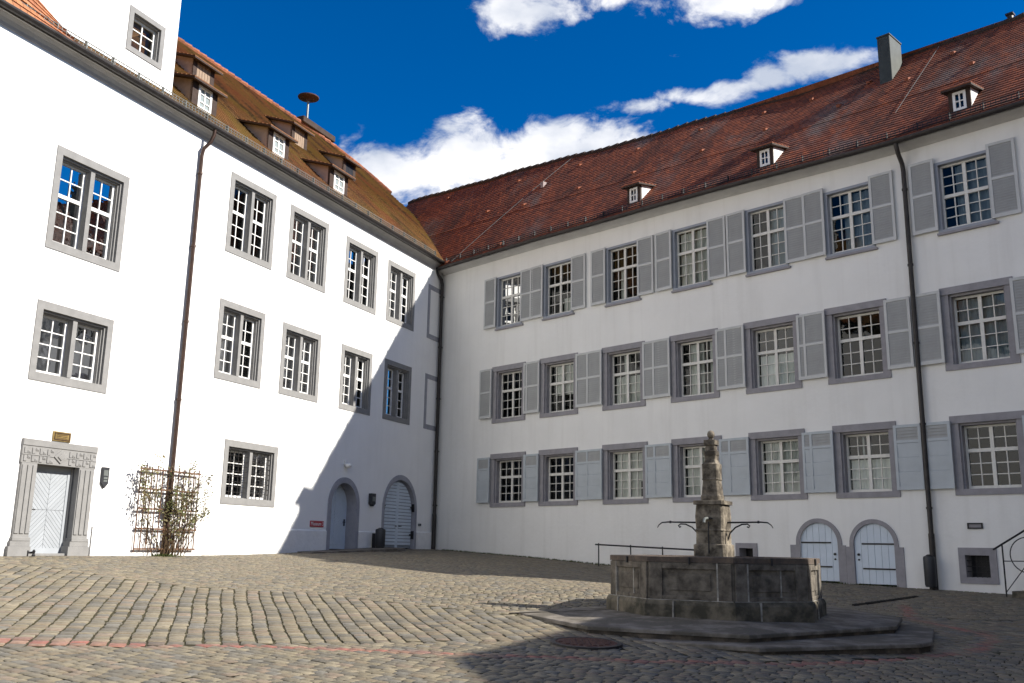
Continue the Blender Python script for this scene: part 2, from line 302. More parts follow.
# ------------------------------------------------------------------ the lie of the ground
CX, CY = -2.64681247, 33.83040555
DL = np.array([.40873248, .91265424]); BR = np.array([.70141955, -.71274864])       # along the left wing / along the right wing
ML = np.array([-.91265424, .40873248]); MR = np.array([.71274864, .70141955])      # inward normals
AL = math.atan2(DL[1], DL[0]); AR = math.atan2(BR[1], BR[0])
def Lw(u, y, z=None): p = np.array([CX, CY]) + DL * u + ML * y; return (p[0], p[1]) if z is None else (p[0], p[1], z)
def Rw(s, y, z=None): p = np.array([CX, CY]) + BR * s + MR * y; return (p[0], p[1]) if z is None else (p[0], p[1], z)
ctl = [(*Lw(u, 0), z) for u, z in [(-32, -.70), (-24, -.48), (-17, -.31), (-12.8, -.31), (-9, -.26), (-6.26, -.17), (-3, -.11), (-.2, -.10)]]
ctl += [(*Rw(s, 0), z) for s, z in [(2.4, -.2), (5.2, -.31), (7.6, -.44), (10.8, -.56), (14, -.67), (17.2, -.74), (18.7, -.77), (22, -.9)]]
KF = .86                     # the fountain stands nearer than first drawn: its drawing is at this scale
ctl += [(0, 14.62, -.963), (1.03, 12.64, -1.075), (2.92, 11.09, -1.191), (5.5, 12.3, -1.238), (6.79, 15.48, -1.075), (3.22, 18.49, -.80), (0, 7.74, -1.29), (-1.6, 20.2, -.57), (-.35, 18.9, -.62), (1.5, 17.4, -.70), (0, 0, -1.4), (-8, 7, -1.05), (12, 6, -1.45), (13.8, 15, -1.1)]
ctl = np.array(ctl, float)
def _U(r2): return np.where(r2 > 0, .5 * r2 * np.log(r2 + 1e-12), 0)
_n = len(ctl); _K = _U(((ctl[:, None, :2] - ctl[None, :, :2]) ** 2).sum(-1)) + .3 * np.eye(_n); _P = np.c_[np.ones(_n), ctl[:, :2]]
_w = np.linalg.solve(np.block([[_K, _P], [_P.T, np.zeros((3, 3))]]), np.r_[ctl[:, 2], 0, 0, 0])
def gz(x, y):
    x = np.atleast_1d(np.asarray(x, float)); y = np.atleast_1d(np.asarray(y, float))
    r2 = (x[:, None] - ctl[:, 0]) ** 2 + (y[:, None] - ctl[:, 1]) ** 2
    return _U(r2) @ _w[:-3] + _w[-3] + _w[-2] * x + _w[-1] * y
def g1(x, y): return float(gz(x, y)[0])

# ground sheet: courtyard follows the surface, far away it levels out and reaches the horizon
xs = np.r_[-900, -300, -120, -60, np.arange(-24, 26.1, 1.0), 60, 120, 300, 900]; ys = np.r_[-900, -300, -100, -40, np.arange(-6, 42.1, 1.0), 60, 120, 300, 900]
X, Y = np.meshgrid(xs, ys); xf, yf = X.ravel(), Y.ravel()
inn = (np.abs(xf) <= 26) & (yf >= -6.1) & (yf <= 42.1)
zf = gz(np.clip(xf, -18, 14), np.clip(yf, 2, 36)) - .030
zf = np.where(inn, zf, -1.75)
nx = len(xs); mb = MB(); mb.v = [tuple(p) for p in np.c_[xf, yf, zf]]
mb.f = [(j * nx + i, j * nx + i + 1, (j + 1) * nx + i + 1, (j + 1) * nx + i) for j in range(len(ys) - 1) for i in range(nx - 1)]
tag(mb.build('ground', M['ground'], None, W0, smooth='all'), kind='structure')

# ------------------------------------------------------------------ paving: every sett is a small bevelled block in one surface
TOPX = [-14, -8.94, -7.85, -6.34, -5.11, -4.35, -3.22, -2.01, -1.21, -.26, 1, 3.4, 6.7, 9, 14]; TOPY = [17.4, 17.0, 16.9, 16.05, 15.65, 15.75, 15.8, 15.32, 15.1, 14.65, 14.4, 17, 16.4, 16.2, 14]
BOTX = [-14, -5.08, -3.95, -2.94, -2.02, -1.25, -.68, .16, 2.9, 5.6, 8, 14]; BOTY = [6.6, 9.87, 10.32, 10.83, 11.22, 11.53, 11.76, 11.95, 11.0, 12.4, 13.6, 14]
def band(x, y):
    t = np.interp(x, TOPX, TOPY); b_ = np.interp(x, BOTX, BOTY)
    return np.where(y > t, 1, np.where(y > b_, 2, 3))
RED = np.array([(-8, 9.6), (-5.26, 10.2), (-4.68, 10.3), (-3.79, 10.45), (-3.02, 10.74), (-2.06, 10.84), (-1.18, 10.88), (-.29, 10.81), (.59, 10.85), (1.46, 10.76), (2.36, 10.89), (3.16, 10.97), (4.1, 11.43), (5.16, 12.27), (6.17, 12.94), (6.91, 13.93), (7.2, 14.74), (6.82, 15.38), (6.72, 16.28), (7.38, 18.07)])
def dist_red(x, y):
    p = np.c_[x, y]; d = np.full(len(x), 9.0)
    for a, b_ in zip(RED[:-1], RED[1:]):
        e = b_ - a; t = np.clip(((p - a) @ e) / (e @ e), 0, 1); d = np.minimum(d, np.linalg.norm(p - a - t[:, None] * e, axis=1))
    return d
VV, FF, CC = [], [], []
def lay(zone, ang, wrow, lmin, lmax, gap, bow=0.0):
    c, s_ = math.cos(ang), math.sin(ang); ox, oy = 0.0, 17.0
    cs, us = [], []
    for r in np.arange(-24, 24, wrow):
        u = -26 + rng.uniform(0, .5)
        L_ = rng.uniform(lmin, lmax, int(52 / lmin)); e = u + np.cumsum(L_)
        cs.append(np.c_[e - L_ / 2, np.full(len(e), r), L_, np.full(len(e), wrow)])
    A = np.concatenate(cs); A = A[A[:, 0] < 26]
    wv = bow * np.sin(A[:, 0] * .35 + A[:, 1] * .2) + .010 * np.sin(A[:, 0] * 2.3 + A[:, 1])
    A[:, 1] += wv
    x = ox + A[:, 0] * c - A[:, 1] * s_; y = oy + A[:, 0] * s_ + A[:, 1] * c
    # inside the court only
    dl = (x - CX) * ML[0] + (y - CY) * ML[1]; dr = (x - CX) * MR[0] + (y - CY) * MR[1]
    k = (band(x, y) == zone) & (dl < .06) & (dr < .06) & (y > 3.5) & (x > -15) & (x < 13)
    A, x, y = A[k], x[k], y[k]; n = len(A)
    hl = (A[:, 2] - gap * .55) / 2 * rng.uniform(.93, 1.0, n); hw = (A[:, 3] - gap) / 2 * rng.uniform(.93, 1.04, n)
    ja = ang + rng.normal(0, .03, n); up = rng.normal(0, .002, n); ins = .010
    tilt = rng.normal(0, .005, (n, 2))
    P = np.zeros((n, 8, 3))
    for q, (a, b_) in enumerate([(-1, -1), (1, -1), (1, 1), (-1, 1)]):
        jit = rng.normal(0, .005, (n, 2))
        for lev in (0, 1):
            la = a * (hl - (ins if lev else 0)) + jit[:, 0]; lb = b_ * (hw - (ins if lev else 0)) + jit[:, 1]
            px = x + la * np.cos(ja) - lb * np.sin(ja); py = y + la * np.sin(ja) + lb * np.cos(ja)
            P[:, q + 4 * lev, 0] = px; P[:, q + 4 * lev, 1] = py
            P[:, q + 4 * lev, 2] = gz(px, py) + up + tilt[:, 0] * la + tilt[:, 1] * lb + (0 if lev else -.010) - .012
    base = sum(len(v) for v in VV); VV.append(P.reshape(-1, 3))
    idx = base + np.arange(n)[:, None] * 8
    for f in [(4, 5, 6, 7), (0, 1, 5, 4), (1, 2, 6, 5), (2, 3, 7, 6), (3, 0, 4, 7)]: FF.append(idx + np.array(f)[None])
    pal = np.array([(.215, .182, .118), (.175, .152, .108), (.255, .218, .150), (.135, .122, .095), (.205, .162, .105), (.16, .152, .132), (.22, .168, .122), (.10, .092, .075)])
    col = pal[rng.choice(len(pal), n, p=[.2, .18, .14, .13, .11, .1, .09, .05])] * rng.uniform(.82, 1.15, (n, 1))
    d = dist_red(x, y); wr = np.interp(x, [-8, -4.6, -3.4, -1, 4, 8], [.24, .22, .09, .10, .11, .10])
    m = np.clip(1.25 - d / wr, 0, 1) * rng.uniform(.35, 1.0, n); m = (m * .85)[:, None]
    col = col * (1 - m) + np.array([(.36, .085, .07)]) * m
    col = (col * .72 + np.array([(.175, .158, .128)]) * .28) * np.array([.88, .865, .83])
    CC.append(np.repeat(np.c_[col, np.ones(n)], 8, axis=0))
lay(1, math.radians(-8), .105, .10, .20, .012, .05)
lay(2, math.radians(106.5), .19, .12, .24, .020, .025)
lay(3, math.radians(-31), .118, .11, .21, .015, .015)
V = np.concatenate(VV); F = np.concatenate(FF); Cc = np.concatenate(CC)
V = (V - np.array(W0)) * S
me = bpy.data.meshes.new('courtyard_paving'); me.vertices.add(len(V)); me.vertices.foreach_set('co', V.ravel())
me.loops.add(F.size); me.loops.foreach_set('vertex_index', F.ravel().astype(np.int32)); me.polygons.add(len(F))
me.polygons.foreach_set('loop_start', np.arange(0, F.size, 4, dtype=np.int32)); me.polygons.foreach_set('loop_total', np.full(len(F), 4, np.int32)); me.update(calc_edges=True)
ca = me.attributes.new('Col', 'FLOAT_COLOR', 'POINT'); ca.data.foreach_set('color', Cc.ravel().astype(np.float32))
me.materials.append(M['cobble']); pv = bpy.data.objects.new('courtyard_paving', me); COL.objects.link(pv); tag(pv, kind='structure')

# ------------------------------------------------------------------ walls with openings
def wall_with_holes(name, outer, holes, material, parent, thick=.0):
    bm = bmesh.new()
    for loop in [outer] + holes:
        vs_ = [bm.verts.new((x * S, 0, (z + EYE) * S)) for x, z in loop]
        for i in range(len(vs_)): bm.edges.new((vs_[i], vs_[(i + 1) % len(vs_)]))
    bmesh.ops.triangle_fill(bm, use_beauty=True, use_dissolve=False, edges=bm.edges[:], normal=(0, -1, 0))
    for f in bm.faces:
        f.normal_update()
        if f.normal.y > 0: f.normal_flip()
    me_ = bpy.data.meshes.new(name); bm.to_mesh(me_); bm.free(); me_.materials.append(material)
    o = bpy.data.objects.new(name, me_); COL.objects.link(o); o.parent = parent; return o
def R4(x0, x1, z0, z1): return [(x0, z0), (x1, z0), (x1, z1), (x0, z1)]
def arch_poly(c, r, zs, zb, n=20, asp=1.0): return [(c - r, zb), (c + r, zb)] + [(c + r * math.cos(math.pi * k / n), zs + asp * r * math.sin(math.pi * k / n)) for k in range(n + 1)]

LW = empty('castle_wing', (CX, CY, -EYE), AL, 'sunlit white castle wing with stone-framed windows, carved portal and a mossy golden roof with dormers', 'building')
RWG = empty('castle_wing', (CX, CY, -EYE), AR, 'shaded white castle wing with open grey shutters at every window and a red tiled roof', 'building')

# ------------------------------------------------------------------ left wing windows
def left_window(u0, u1, z0, z1, rows_top, rows_bot, stone=None, grille=False, lit=True):
    stone = stone or M['lime']; b = .15; sill = .17; top = .17; mul = .11
    m = MB()
    o = (u0, u1, z0, z1); i1 = (u0 + b, u1 - b, z0 + sill, z1 - top)
    m.rect_ring(o, i1, -.018, .06)                                   # flat outer band
    i2 = (i1[0] + .04, i1[1] - .04, i1[2] + .005, i1[3] - .045)
    m.rect_ring(i1, i2, .04, .11)                                   # stepped moulding
    i3 = (i2[0] + .03, i2[1] - .03, i2[2] + .01, i2[3] - .03)
    m.rect_ring(i2, i3, .09, .36)                                   # deep reveal
    c = (u0 + u1) / 2
    m.box(c - mul / 2, c + mul / 2, .012, .32, i3[2], i3[3])          # stone mullion
    w = m.build('window', stone, LW, W0)
    for a, d in ((i3[0], c - mul / 2), (c + mul / 2, i3[1])):
        fr = MB(); y0, y1 = .17, .215; t = .04
        ts = .06; fr.rect_ring((a, d, i3[2], i3[3]), (a + ts, d - ts, i3[2] + t + .02, i3[3] - t), y0, y1)
        A0, A1, Z0, Z1 = a + ts, d - ts, i3[2] + t + .02, i3[3] - t
        if rows_top:
            zt = Z0 + (Z1 - Z0) * rows_bot / (rows_top + rows_bot) - .02
            fr.box(A0, A1, y0 - .005, y1, zt - .04, zt + .04)
            segs = [(Z0, zt - .04, rows_bot), (zt + .04, Z1, rows_top)]
        else: segs = [(Z0, Z1, rows_bot)]
        cm = (A0 + A1) / 2
        for s0, s1, n in segs:
            fr.box(cm - .013, cm + .013, y0 + .012, y1 - .005, s0, s1)
            for k in range(1, n):
                zz = s0 + (s1 - s0) * k / n; fr.box(A0, cm - .013, y0 + .014, y1 - .007, zz - .011, zz + .011); fr.box(cm + .013, A1, y0 + .014, y1 - .007, zz - .011, zz + .011)
        fr.build('frame', M['white'], w)
        MB().add([(A0, y0 + .03, Z0), (A1, y0 + .03, Z0), (A1, y0 + .03, Z1), (A0, y0 + .03, Z1)], [(0, 1, 2, 3)]).build('pane', M['glass'], w)
        if grille:
            g = MB()
            for k in range(1, 5): uu = a + (d - a) * k / 5; g.tube([(uu, .07, i3[2] - .02), (uu, .12, i3[3] + .02)], .008, 6)
            for k in range(1, 9): zz = i3[2] + (i3[3] - i3[2]) * k / 9; g.tube([(a - .02, .075, zz), (d + .02, .075, zz)], .007, 6)
            g.build('grille', M['darkmetal'], w)
    for ob in [w]: pass
    return w, R4(u0 + .06, u1 - .06, z0 + .06, z1 - .06)
# window children were drawn in wall coordinates: shift them like their window
def fix_children(w):
    for c_ in w.children: c_.location = (0, 0, EYE * S)
LWIN = [(-16.95, -15.0, 5.84, 8.07, 2, 3), (-16.95, -15.0, 3.10, 4.73, 0, 4),
        (-11.70, -9.83, 7.34, 9.51, 2, 3), (-9.16, -7.30, 7.33, 9.50, 2, 3), (-6.32, -4.47, 7.32, 9.45, 2, 3), (-3.82, -1.99, 7.31, 9.41, 2, 3),
        (-11.72, -9.93, 4.02, 6.07, 2, 3), (-9.14, -7.34, 4.02, 6.03, 2, 3), (-6.25, -4.52, 4.01, 6.0, 2, 3), (-3.75, -2.01, 4.02, 6.02, 2, 3)]
holesL = []
for a in LWIN:
    w_, h_ = left_window(*a); fix_children(w_); holesL.append(h_)
w_, h_ = left_window(-11.11, -8.99, .94, 2.55, 0, 4, grille=True); fix_children(w_); holesL.append(h_)
for z0, z1 in ((7.3, 9.3), (4.03, 6.0)):                              # blind niches beside the corner
    m = MB(); m.rect_ring((-1.02, -.06, z0, z1), (-.86, -.06 + .001, z0 + .17, z1 - .17), -.015, .05)
    m = MB(); m.box(-1.02, -.04, -.015, .04, z1 - .17, z1); m.box(-1.02, -.04, -.015, .04, z0, z0 + .17); m.box(-1.02, -.87, -.015, .04, z0 + .17, z1 - .17)
    m.build('blind_window', M['lime3'], LW, W0)

# ------------------------------------------------------------------ left wing doors
def chevron(x0, x1, z0, z1, y, n, up, gap=.008, lift=.007):
    """V boards on one half-height of a door: returns boards as prisms"""
    m = MB(); c = (x0 + x1) / 2; h = (z1 - z0) / n
    for half in (-1, 1):
        q = R4(x0, c - .003, z0, z1) if half < 0 else R4(c + .003, x1, z0, z1)
        sl = (1 if up else -1) * half * -1.0                    # dz/dx along a board
        for k in range(-n, 2 * n + 1):
            zc = z0 + k * h
            p = clip(q, -(-sl), -1.0, -(zc - sl * c + 0.0)) if False else q
            lo, hi = zc + gap / 2, zc + h - gap / 2
            p = clip(p, sl, -1.0, sl * c - lo); p = clip(p, -sl, 1.0, -sl * c + hi)
            if len(p) > 2: m.prism(p, y - lift, y + .02)
    return m
# carved portal
gL = g1(*Lw(-16, 0))
m = MB()
for a, d in ((-16.88, -16.52), (-15.50, -15.11)):
    m.box(a, d, -.05, .10, .02, 1.46)
    for k in range(3):
        t = (k + .5) / 3 * (d - a) + a; m.box(t - .045, t + .045, -.07, -.05, .10, 1.42)
    m.box(a - .09, d + .05, -.085, .12, gL - .3, -.14); m.box(a - .05, d + .035, -.07, .12, -.14, -.04); m.box(a - .02, d + .02, -.078, .12, -.04, .03)
m.box(-16.9, -15.09, -.05, .12, 1.46, 1.80); m.box(-16.90, -15.09, -.065, .12, 1.80, 1.93)
for k in range(10):                                              # frieze relief
    for r_, zz in enumerate((1.49, 1.645)):
        x = -16.86 + k * .178
        if k in (4, 5): continue
        m.box(x, x + .07, -.066, -.05, zz, zz + .12); m.box(x + .082, x + .155, -.062, -.05, zz + (.0 if (k + r_) % 2 else .06), zz + (.06 if (k + r_) % 2 else .12)); m.box(x + .10, x + .14, -.07, -.062, zz + (.015 if (k + r_) % 2 else .075), zz + (.045 if (k + r_) % 2 else .105))
m.box(-16.9, -15.09, -.062, -.05, 1.615, 1.64)
m.prism([(-16.0, 1.5), (-15.83, 1.63), (-16.0, 1.77), (-16.17, 1.63)], -.072, -.05); m.prism([(-16.0, 1.56), (-15.91, 1.63), (-16.0, 1.71), (-16.09, 1.63)], -.09, -.072)
m.box(-16.52, -16.47, .10, .5, gL - .2, 1.44); m.box(-15.53, -15.5, .10, .5, gL - .2, 1.44); m.box(-16.52, -15.5, .12, .5, 1.44, 1.5)
m.box(-16.52, -15.5, -.02, .5, gL - .3, gL + .03)
d1 = m.build('portal_door', M['lime'], LW, W0, bevel=.008)
zb = gL + .03
m = MB(); x0, x1, zt = -16.47, -15.53, 1.44; ym = .17; mid = (zb + zt) / 2
m.box(x0, x1, ym + .02, ym + .06, zb, zt); m.rect_ring((x0, x1, zb, zt), (x0 + .07, x1 - .07, zb + .10, zt - .07), ym - .02, ym + .02)
lf = m.build('door_leaf', M['doorpaint'], d1)
chevron(x0 + .07, x1 - .07, mid, zt - .07, ym, 8, False).build('door_board', M['doorpaint'], d1); chevron(x0 + .07, x1 - .07, zb + .10, mid - .006, ym, 8, True).build('door_board', M['doorpaint'], d1)
MB().box(x0 + .02, x0 + .045, ym - .05, ym - .02, mid - .1, mid + .06).tube([(x0 + .03, ym - .09, mid - .01), (x0 + .13, ym - .09, mid - .01)], .012).build('handle', M['darkmetal'], d1)
fix_children(d1); holesL.append(R4(-16.6, -15.42, gL - .4, 1.5))
# arched house door
c2, r2, zs2 = -5.69, .66, 1.15; g2 = g1(*Lw(-5.7, 0)) + .02
m = MB(); m.arch_ring(c2, r2, .83, zs2, g2 - .3, -.03, .06); m.arch_ring(c2, r2 - .001, .70, zs2, g2 - .3, .055, .42)
d2 = m.build('arched_door', M['lime3'], LW, W0)
m = MB().prism(arch_poly(c2, r2, zs2, g2), .33, .38); m.build('door_leaf', M['doorblue'], d2)
m = MB(); q0 = arch_poly(c2, r2 - .07, zs2, g2 + .12)
for half in (-1, 1):
    q = clip(q0, -half, 0, -half * c2 - .004)
    for k in range(-12, 34):
        zc = g2 + k * .085; sl = -half * .9
        p = clip(clip(q, sl, -1, sl * c2 - zc - .006), -sl, 1, -sl * c2 + zc + .079)
        if len(p) > 2: m.prism(p, .312, .33)
m.build('door_board', M['doorblue'], d2)
MB().box(c2 + .5, c2 + .53, .28, .33, .55, .75).tube([(c2 + .515, .26, .66), (c2 + .40, .26, .66)], .013).build('handle', M['iron'], d2)
fix_children(d2); holesL.append(arch_poly(c2, .75, zs2, g2 - .4))
# double gate under a round arch
c3, r3, zs3 = -2.40, .99, 1.12; g3 = g1(*Lw(-2.4, 0))
m = MB(); m.arch_ring(c3, r3, 1.11, zs3, g3 - .3, -.025, .06, asp=1.02, aspo=1.06); m.arch_ring(c3, r3 - .001, 1.03, zs3, g3 - .3, .055, .22, asp=1.02)
d3 = m.build('arched_gate', M['lime3'], LW, W0)
for half in (-1, 1):
    q = clip(arch_poly(c3, r3, zs3, g3 + .03, asp=1.02), -half, 0, -half * c3 - .006)
    bk = MB().prism(q, .12, .16); m = MB()
    qi = clip(clip(arch_poly(c3, r3 - .07, zs3, g3 + .10, asp=1.02), -half, 0, -half * c3 - .06), 0, -1, -(g3 + .1))
    for k in range(22):
        zz = g3 + .12 + k * .108; p = clip(clip(qi, 0, -1, -zz), 0, 1, zz + .084)
        if len(p) > 2: m.prism(p, .085, .12)
    m.box(min(c3 + half * .006, c3 + half * .06), max(c3 + half * .006, c3 + half * .06), .08, .12, g3 + .03, 2.05)
    lf = join(bk.build('gate_leaf', M['bluegap'], d3), m.build('boards', M['doorblue']))
    for zz in (.35, 1.25):
        x = c3 + half * (r3 - .03); MB().box(min(x, x - half * .14), max(x, x - half * .14), .045, .085, zz - .02, zz + .02).box(x - .03, x + .03, .0, .085, zz - .13, zz + .13).build('hinge', M['iron'], lf)
    MB().tube([(c3 + half * .1, .08, .62), (c3 + half * .1, .03, .62), (c3 + half * .2, .03, .62)], .012).build('handle', M['iron'], lf)
fix_children(d3); holesL.append(arch_poly(c3, 1.05, zs3, g3 - .4, asp=1.02))

wall_with_holes('wall', [(-34, -1.9), (.3, -1.9), (.3, 10.0), (-34, 10.0)], [], M['plaster'], LW) if False else None
# openings that reach the ground are notches in the outline
def outline_with_notches(u0, u1, zb_, zt_, notches):
    o = [(u0, zt_), (u0, zb_)]
    for n_ in sorted(notches, key=lambda q: min(p[0] for p in q)):
        xs_ = [p[0] for p in n_]; a, d = min(xs_), max(xs_)
        body = [p for p in n_ if p[1] > min(q[1] for q in n_) + 1e-6]
        body = sorted(set(body), key=lambda p: 0)
        o.append((a, zb_)); o += body; o.append((d, zb_))
    o += [(u1, zb_), (u1, zt_)]
    return o
def notch_arch(c, r, zs, n=20, asp=1.0): return [(c - r * math.cos(math.pi * k / n), zs + asp * r * math.sin(math.pi * k / n)) for k in range(n + 1)]
outl = [(-34, 10.2), (-34, -1.9), (-16.6, -1.9), (-16.6, 1.5), (-15.42, 1.5), (-15.42, -1.9), (c2 - .75, -1.9)] + notch_arch(c2, .75, zs2) + [(c2 + .75, -1.9), (c3 - 1.05, -1.9)] + notch_arch(c3, 1.05, zs3, asp=1.02) + [(c3 + 1.05, -1.9), (.3, -1.9), (.3, 10.2)]
winholes = [h for h in holesL if len(h) == 4 and h[0][1] > 0]
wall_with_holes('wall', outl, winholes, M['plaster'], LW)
MB().box(-34, .3, 2.6, 2.7, -1.8, 10).box(-34, -33.8, 0, 12, -1.8, 10).box(-34, 8, 11.9, 12.1, -1.8, 10.4).build('inner_wall', M['inside'], LW, W0)
for a, d in ((-34, -17.02), (-14.98, c2 - .84), (c2 + .84, c3 - 1.12), (c3 + 1.12, -.0)):
    k = max(1, int((d - a) / 2)); m = MB()
    for j in range(k):
        p, q = a + (d - a) * j / k, a + (d - a) * (j + 1) / k
        zp, zq = lerp(p, [-17, -11.7, -4.7, 0], [.24, .33, .38, .45]), lerp(q, [-17, -11.7, -4.7, 0], [.24, .33, .38, .45])
        m.add([(p, -.035, -1.9), (q, -.035, -1.9), (q, -.035, zq), (p, -.035, zp), (p, .0, zp + .03), (q, .0, zq + .03)], [(0, 1, 2, 3), (3, 2, 5, 4)])
    m.build('plinth', M['plinth'], LW, W0)
# cornice, gutter
def eave(parent, u0, u1, zfun, mc, mg, step=1.0, deep=.42, hh=1.0):
    k_ = deep / .42; prof = [(0.0, -.02), (-.05 * k_, .0), (-.09 * k_, .06), (-.2 * k_, .13), (-deep + .06 * k_, .19), (-deep, .2), (-deep, .30), (.05, .30)]
    us = np.linspace(u0, u1, max(2, int((u1 - u0) / step) + 1)); m = MB(); n = len(prof)
    for u in us:
        z = zfun(u); m.v += [(u, y, z + dz * hh) for y, dz in prof]
    for i in range(len(us) - 1):
        for k in range(n - 1): m.f.append((i * n + k, i * n + k + 1, (i + 1) * n + k + 1, (i + 1) * n + k))
    m.build('cornice', mc, parent, W0)
    g = MB(); prof2 = [(-deep - .02 - .085 + .085 * math.cos(a), .27 - .085 * math.sin(a)) for a in np.linspace(0, math.pi, 9)] + [(-deep - .19, .28), (-deep - .18, .25)]
    n = len(prof2)
    for u in us:
        z = zfun(u); g.v += [(u, y, z + dz - .21 * (1 - hh)) for y, dz in prof2]
    for i in range(len(us) - 1):
        for k in range(n - 1): g.f.append((i * n + k, i * n + k + 1, (i + 1) * n + k + 1, (i + 1) * n + k))
    g.build('gutter', mg, parent, W0)
ZL = lambda u: 9.96
ES, EZ = [-2, 0, 5.2, 7.7, 10.3, 13, 17.1, 20.1, 23], [9.89, 9.87, 9.88, 9.83, 9.81, 9.75, 9.63, 9.66, 9.70]
ZR = lambda s: lerp(s, ES, EZ)
eave(LW, -34, -.25, ZL, M['cornice'], M['darkmetal'], deep=.20); eave(RWG, .1, 22.5, ZR, M['cornice2'], M['darkmetal'], deep=.34, hh=.42)
# downpipes
def pipe(parent, u, ztop, zbot, material, y=-.11, r=.055, name='downpipe', yg=.52, du=0.0):
    m = MB(); m.tube([(u + du, -yg, ztop + .02), (u + du, -yg + .02, ztop - .16), (u + du * .8, -yg * .75, ztop - .34), (u, y - .04, ztop - .55), (u, y, ztop - .72), (u, y, zbot + 1.2)], r, 10)
    m.tube([(u, y, zbot + 1.2), (u, y, zbot - .1)], r + .012, 10)
    z = ztop - 1.2
    while z > zbot + .6: m.tube([(u, y, z - .025), (u, y, z + .025)], r + .014, 10); m.box(u - .012, u + .012, y, .02, z - .01, z + .01); z -= 1.9
    m.build(name, material, parent, W0, smooth=True)
pipe(LW, -12.90, 10.18, g1(*Lw(-12.9, 0)), M['copper'], y=-.08, yg=.31, du=.13, r=.046); pipe(RWG, 17.34, 9.82, g1(*Rw(17.3, 0)), M['darkmetal'], y=-.10, yg=.44); pipe(RWG, .16, 10.2, g1(*Rw(.2, 0)), M['darkmetal'], y=-.13, r=.06)

# ------------------------------------------------------------------ roofs: stepped courses of tiles
def roof(parent, cols, name, material, tile=.155, lip=.022):
    """cols: list of (eave point, ridge point, u) in wall coordinates; surface is ruled between them"""
    E = np.array([c[0] for c in cols], float); R = np.array([c[1] for c in cols], float); U = np.array([c[2] for c in cols], float)
    L = np.linalg.norm(R - E, axis=1).mean(); n = int(L / tile); nc = len(cols); nrm = np.cross(E[-1] - E[0], R[0] - E[0]); nrm /= np.linalg.norm(nrm)
    if nrm[2] < 0: nrm = -nrm
    vs_, fs, uvs = [], [], []
    for k in range(n):
        a, b_ = k / n, (k + 1) / n
        lift = lip + (.012 if abs(k - int(n * .45)) == 0 else 0)
        r0, r1 = E + (R - E) * a + nrm * lift, E + (R - E) * b_ + nrm * .002; rb = E + (R - E) * a
        base = len(vs_); vs_ += [tuple(p) for p in rb] + [tuple(p) for p in r0] + [tuple(p) for p in r1]
        for i in range(nc - 1):
            fs.append((base + i, base + i + 1, base + nc + i + 1, base + nc + i)); uvs.append([(U[i], a * L), (U[i + 1], a * L), (U[i + 1], a * L + .002), (U[i], a * L + .002)])
            fs.append((base + nc + i, base + nc + i + 1, base + 2 * nc + i + 1, base + 2 * nc + i)); uvs.append([(U[i], a * L + .004), (U[i + 1], a * L + .004), (U[i + 1], b_ * L - .004), (U[i], b_ * L - .004)])
    me_ = bpy.data.meshes.new(name); me_.from_pydata([(p[0] * S, p[1] * S, (p[2] + EYE) * S) for p in vs_], [], fs)
    ul = me_.uv_layers.new(name='UVMap'); ul.data.foreach_set('uv', np.array(uvs, float).ravel() * S)
    me_.materials.append(material); o = bpy.data.objects.new(name, me_); COL.objects.link(o); o.parent = parent; return o
TL = math.tan(math.radians(44))
def zl(y): return 10.1 + (y + .45) * TL
def ylim(u): return lerp(u, [-40, -.7, 1.0, 2.2, 3.2, 3.75, 4.0, 4.06, 4.4], [6.95, 6.95, 6.9, 6.72, 6.25, 5.65, 5.0, 4.3, -.45])
cols = [((u, -.47, zl(-.47)), (u, ylim(u), zl(ylim(u))), u) for u in np.r_[np.linspace(-34, -.7, 34), .4, 1.3, 2.0, 2.6, 3.1, 3.5, 3.75, 4.0]]
# tiles keep their size: trim courses instead of squeezing them
def roof_trim(parent, us, ylimf, zf, y0, name, material, tile=.155, lip=.022):
    cosp = math.cos(math.radians(44)); n = int((7.2 - y0) / cosp / tile); vs_, fs, uvs = [], [], []
    nrm = np.array([0, -math.sin(math.radians(44)), math.cos(math.radians(44))])
    for k in range(n):
        ya, yb = y0 + k * tile * cosp, y0 + (k + 1) * tile * cosp
        lift = lip + (.03 if k == int(n * .47) else 0)
        ok = [u for u in us if ylimf(u) >= ya]
        if len(ok) < 2: continue
        base = len(vs_); nc = len(ok)
        for row in range(3):
            for u in ok:
                y = ya if row < 2 else min(yb, ylimf(u)); p = np.array([u, y, zf(y)]) + nrm * (0 if row == 0 else lift if row == 1 else .002); vs_.append(tuple(p))
        for i in range(nc - 1):
            fs.append((base + i, base + i + 1, base + nc + i + 1, base + nc + i)); fs.append((base + nc + i, base + nc + i + 1, base + 2 * nc + i + 1, base + 2 * nc + i))
            a, b_ = k * tile, (k + 1) * tile
            uvs.append([(ok[i], a), (ok[i + 1], a), (ok[i + 1], a + .002), (ok[i], a + .002)]); uvs.append([(ok[i], a + .004), (ok[i + 1], a + .004), (ok[i + 1], b_ - .004), (ok[i], b_ - .004)])
    me_ = bpy.data.meshes.new(name); me_.from_pydata([(p[0] * S, p[1] * S, (p[2] + EYE) * S) for p in vs_], [], fs)
    ul = me_.uv_layers.new(name='UVMap'); ul.data.foreach_set('uv', np.array(uvs, float).ravel() * S)
    me_.materials.append(material); o = bpy.data.objects.new(name, me_); COL.objects.link(o); o.parent = parent; return o
usL = [u for u in np.r_[np.linspace(-34, -.7, 40), np.linspace(-.4, 4.05, 24)]]
rfL = roof_trim(LW, usL, ylim, zl, -.36, 'roof', M['roofL'], tile=.19, lip=.032)
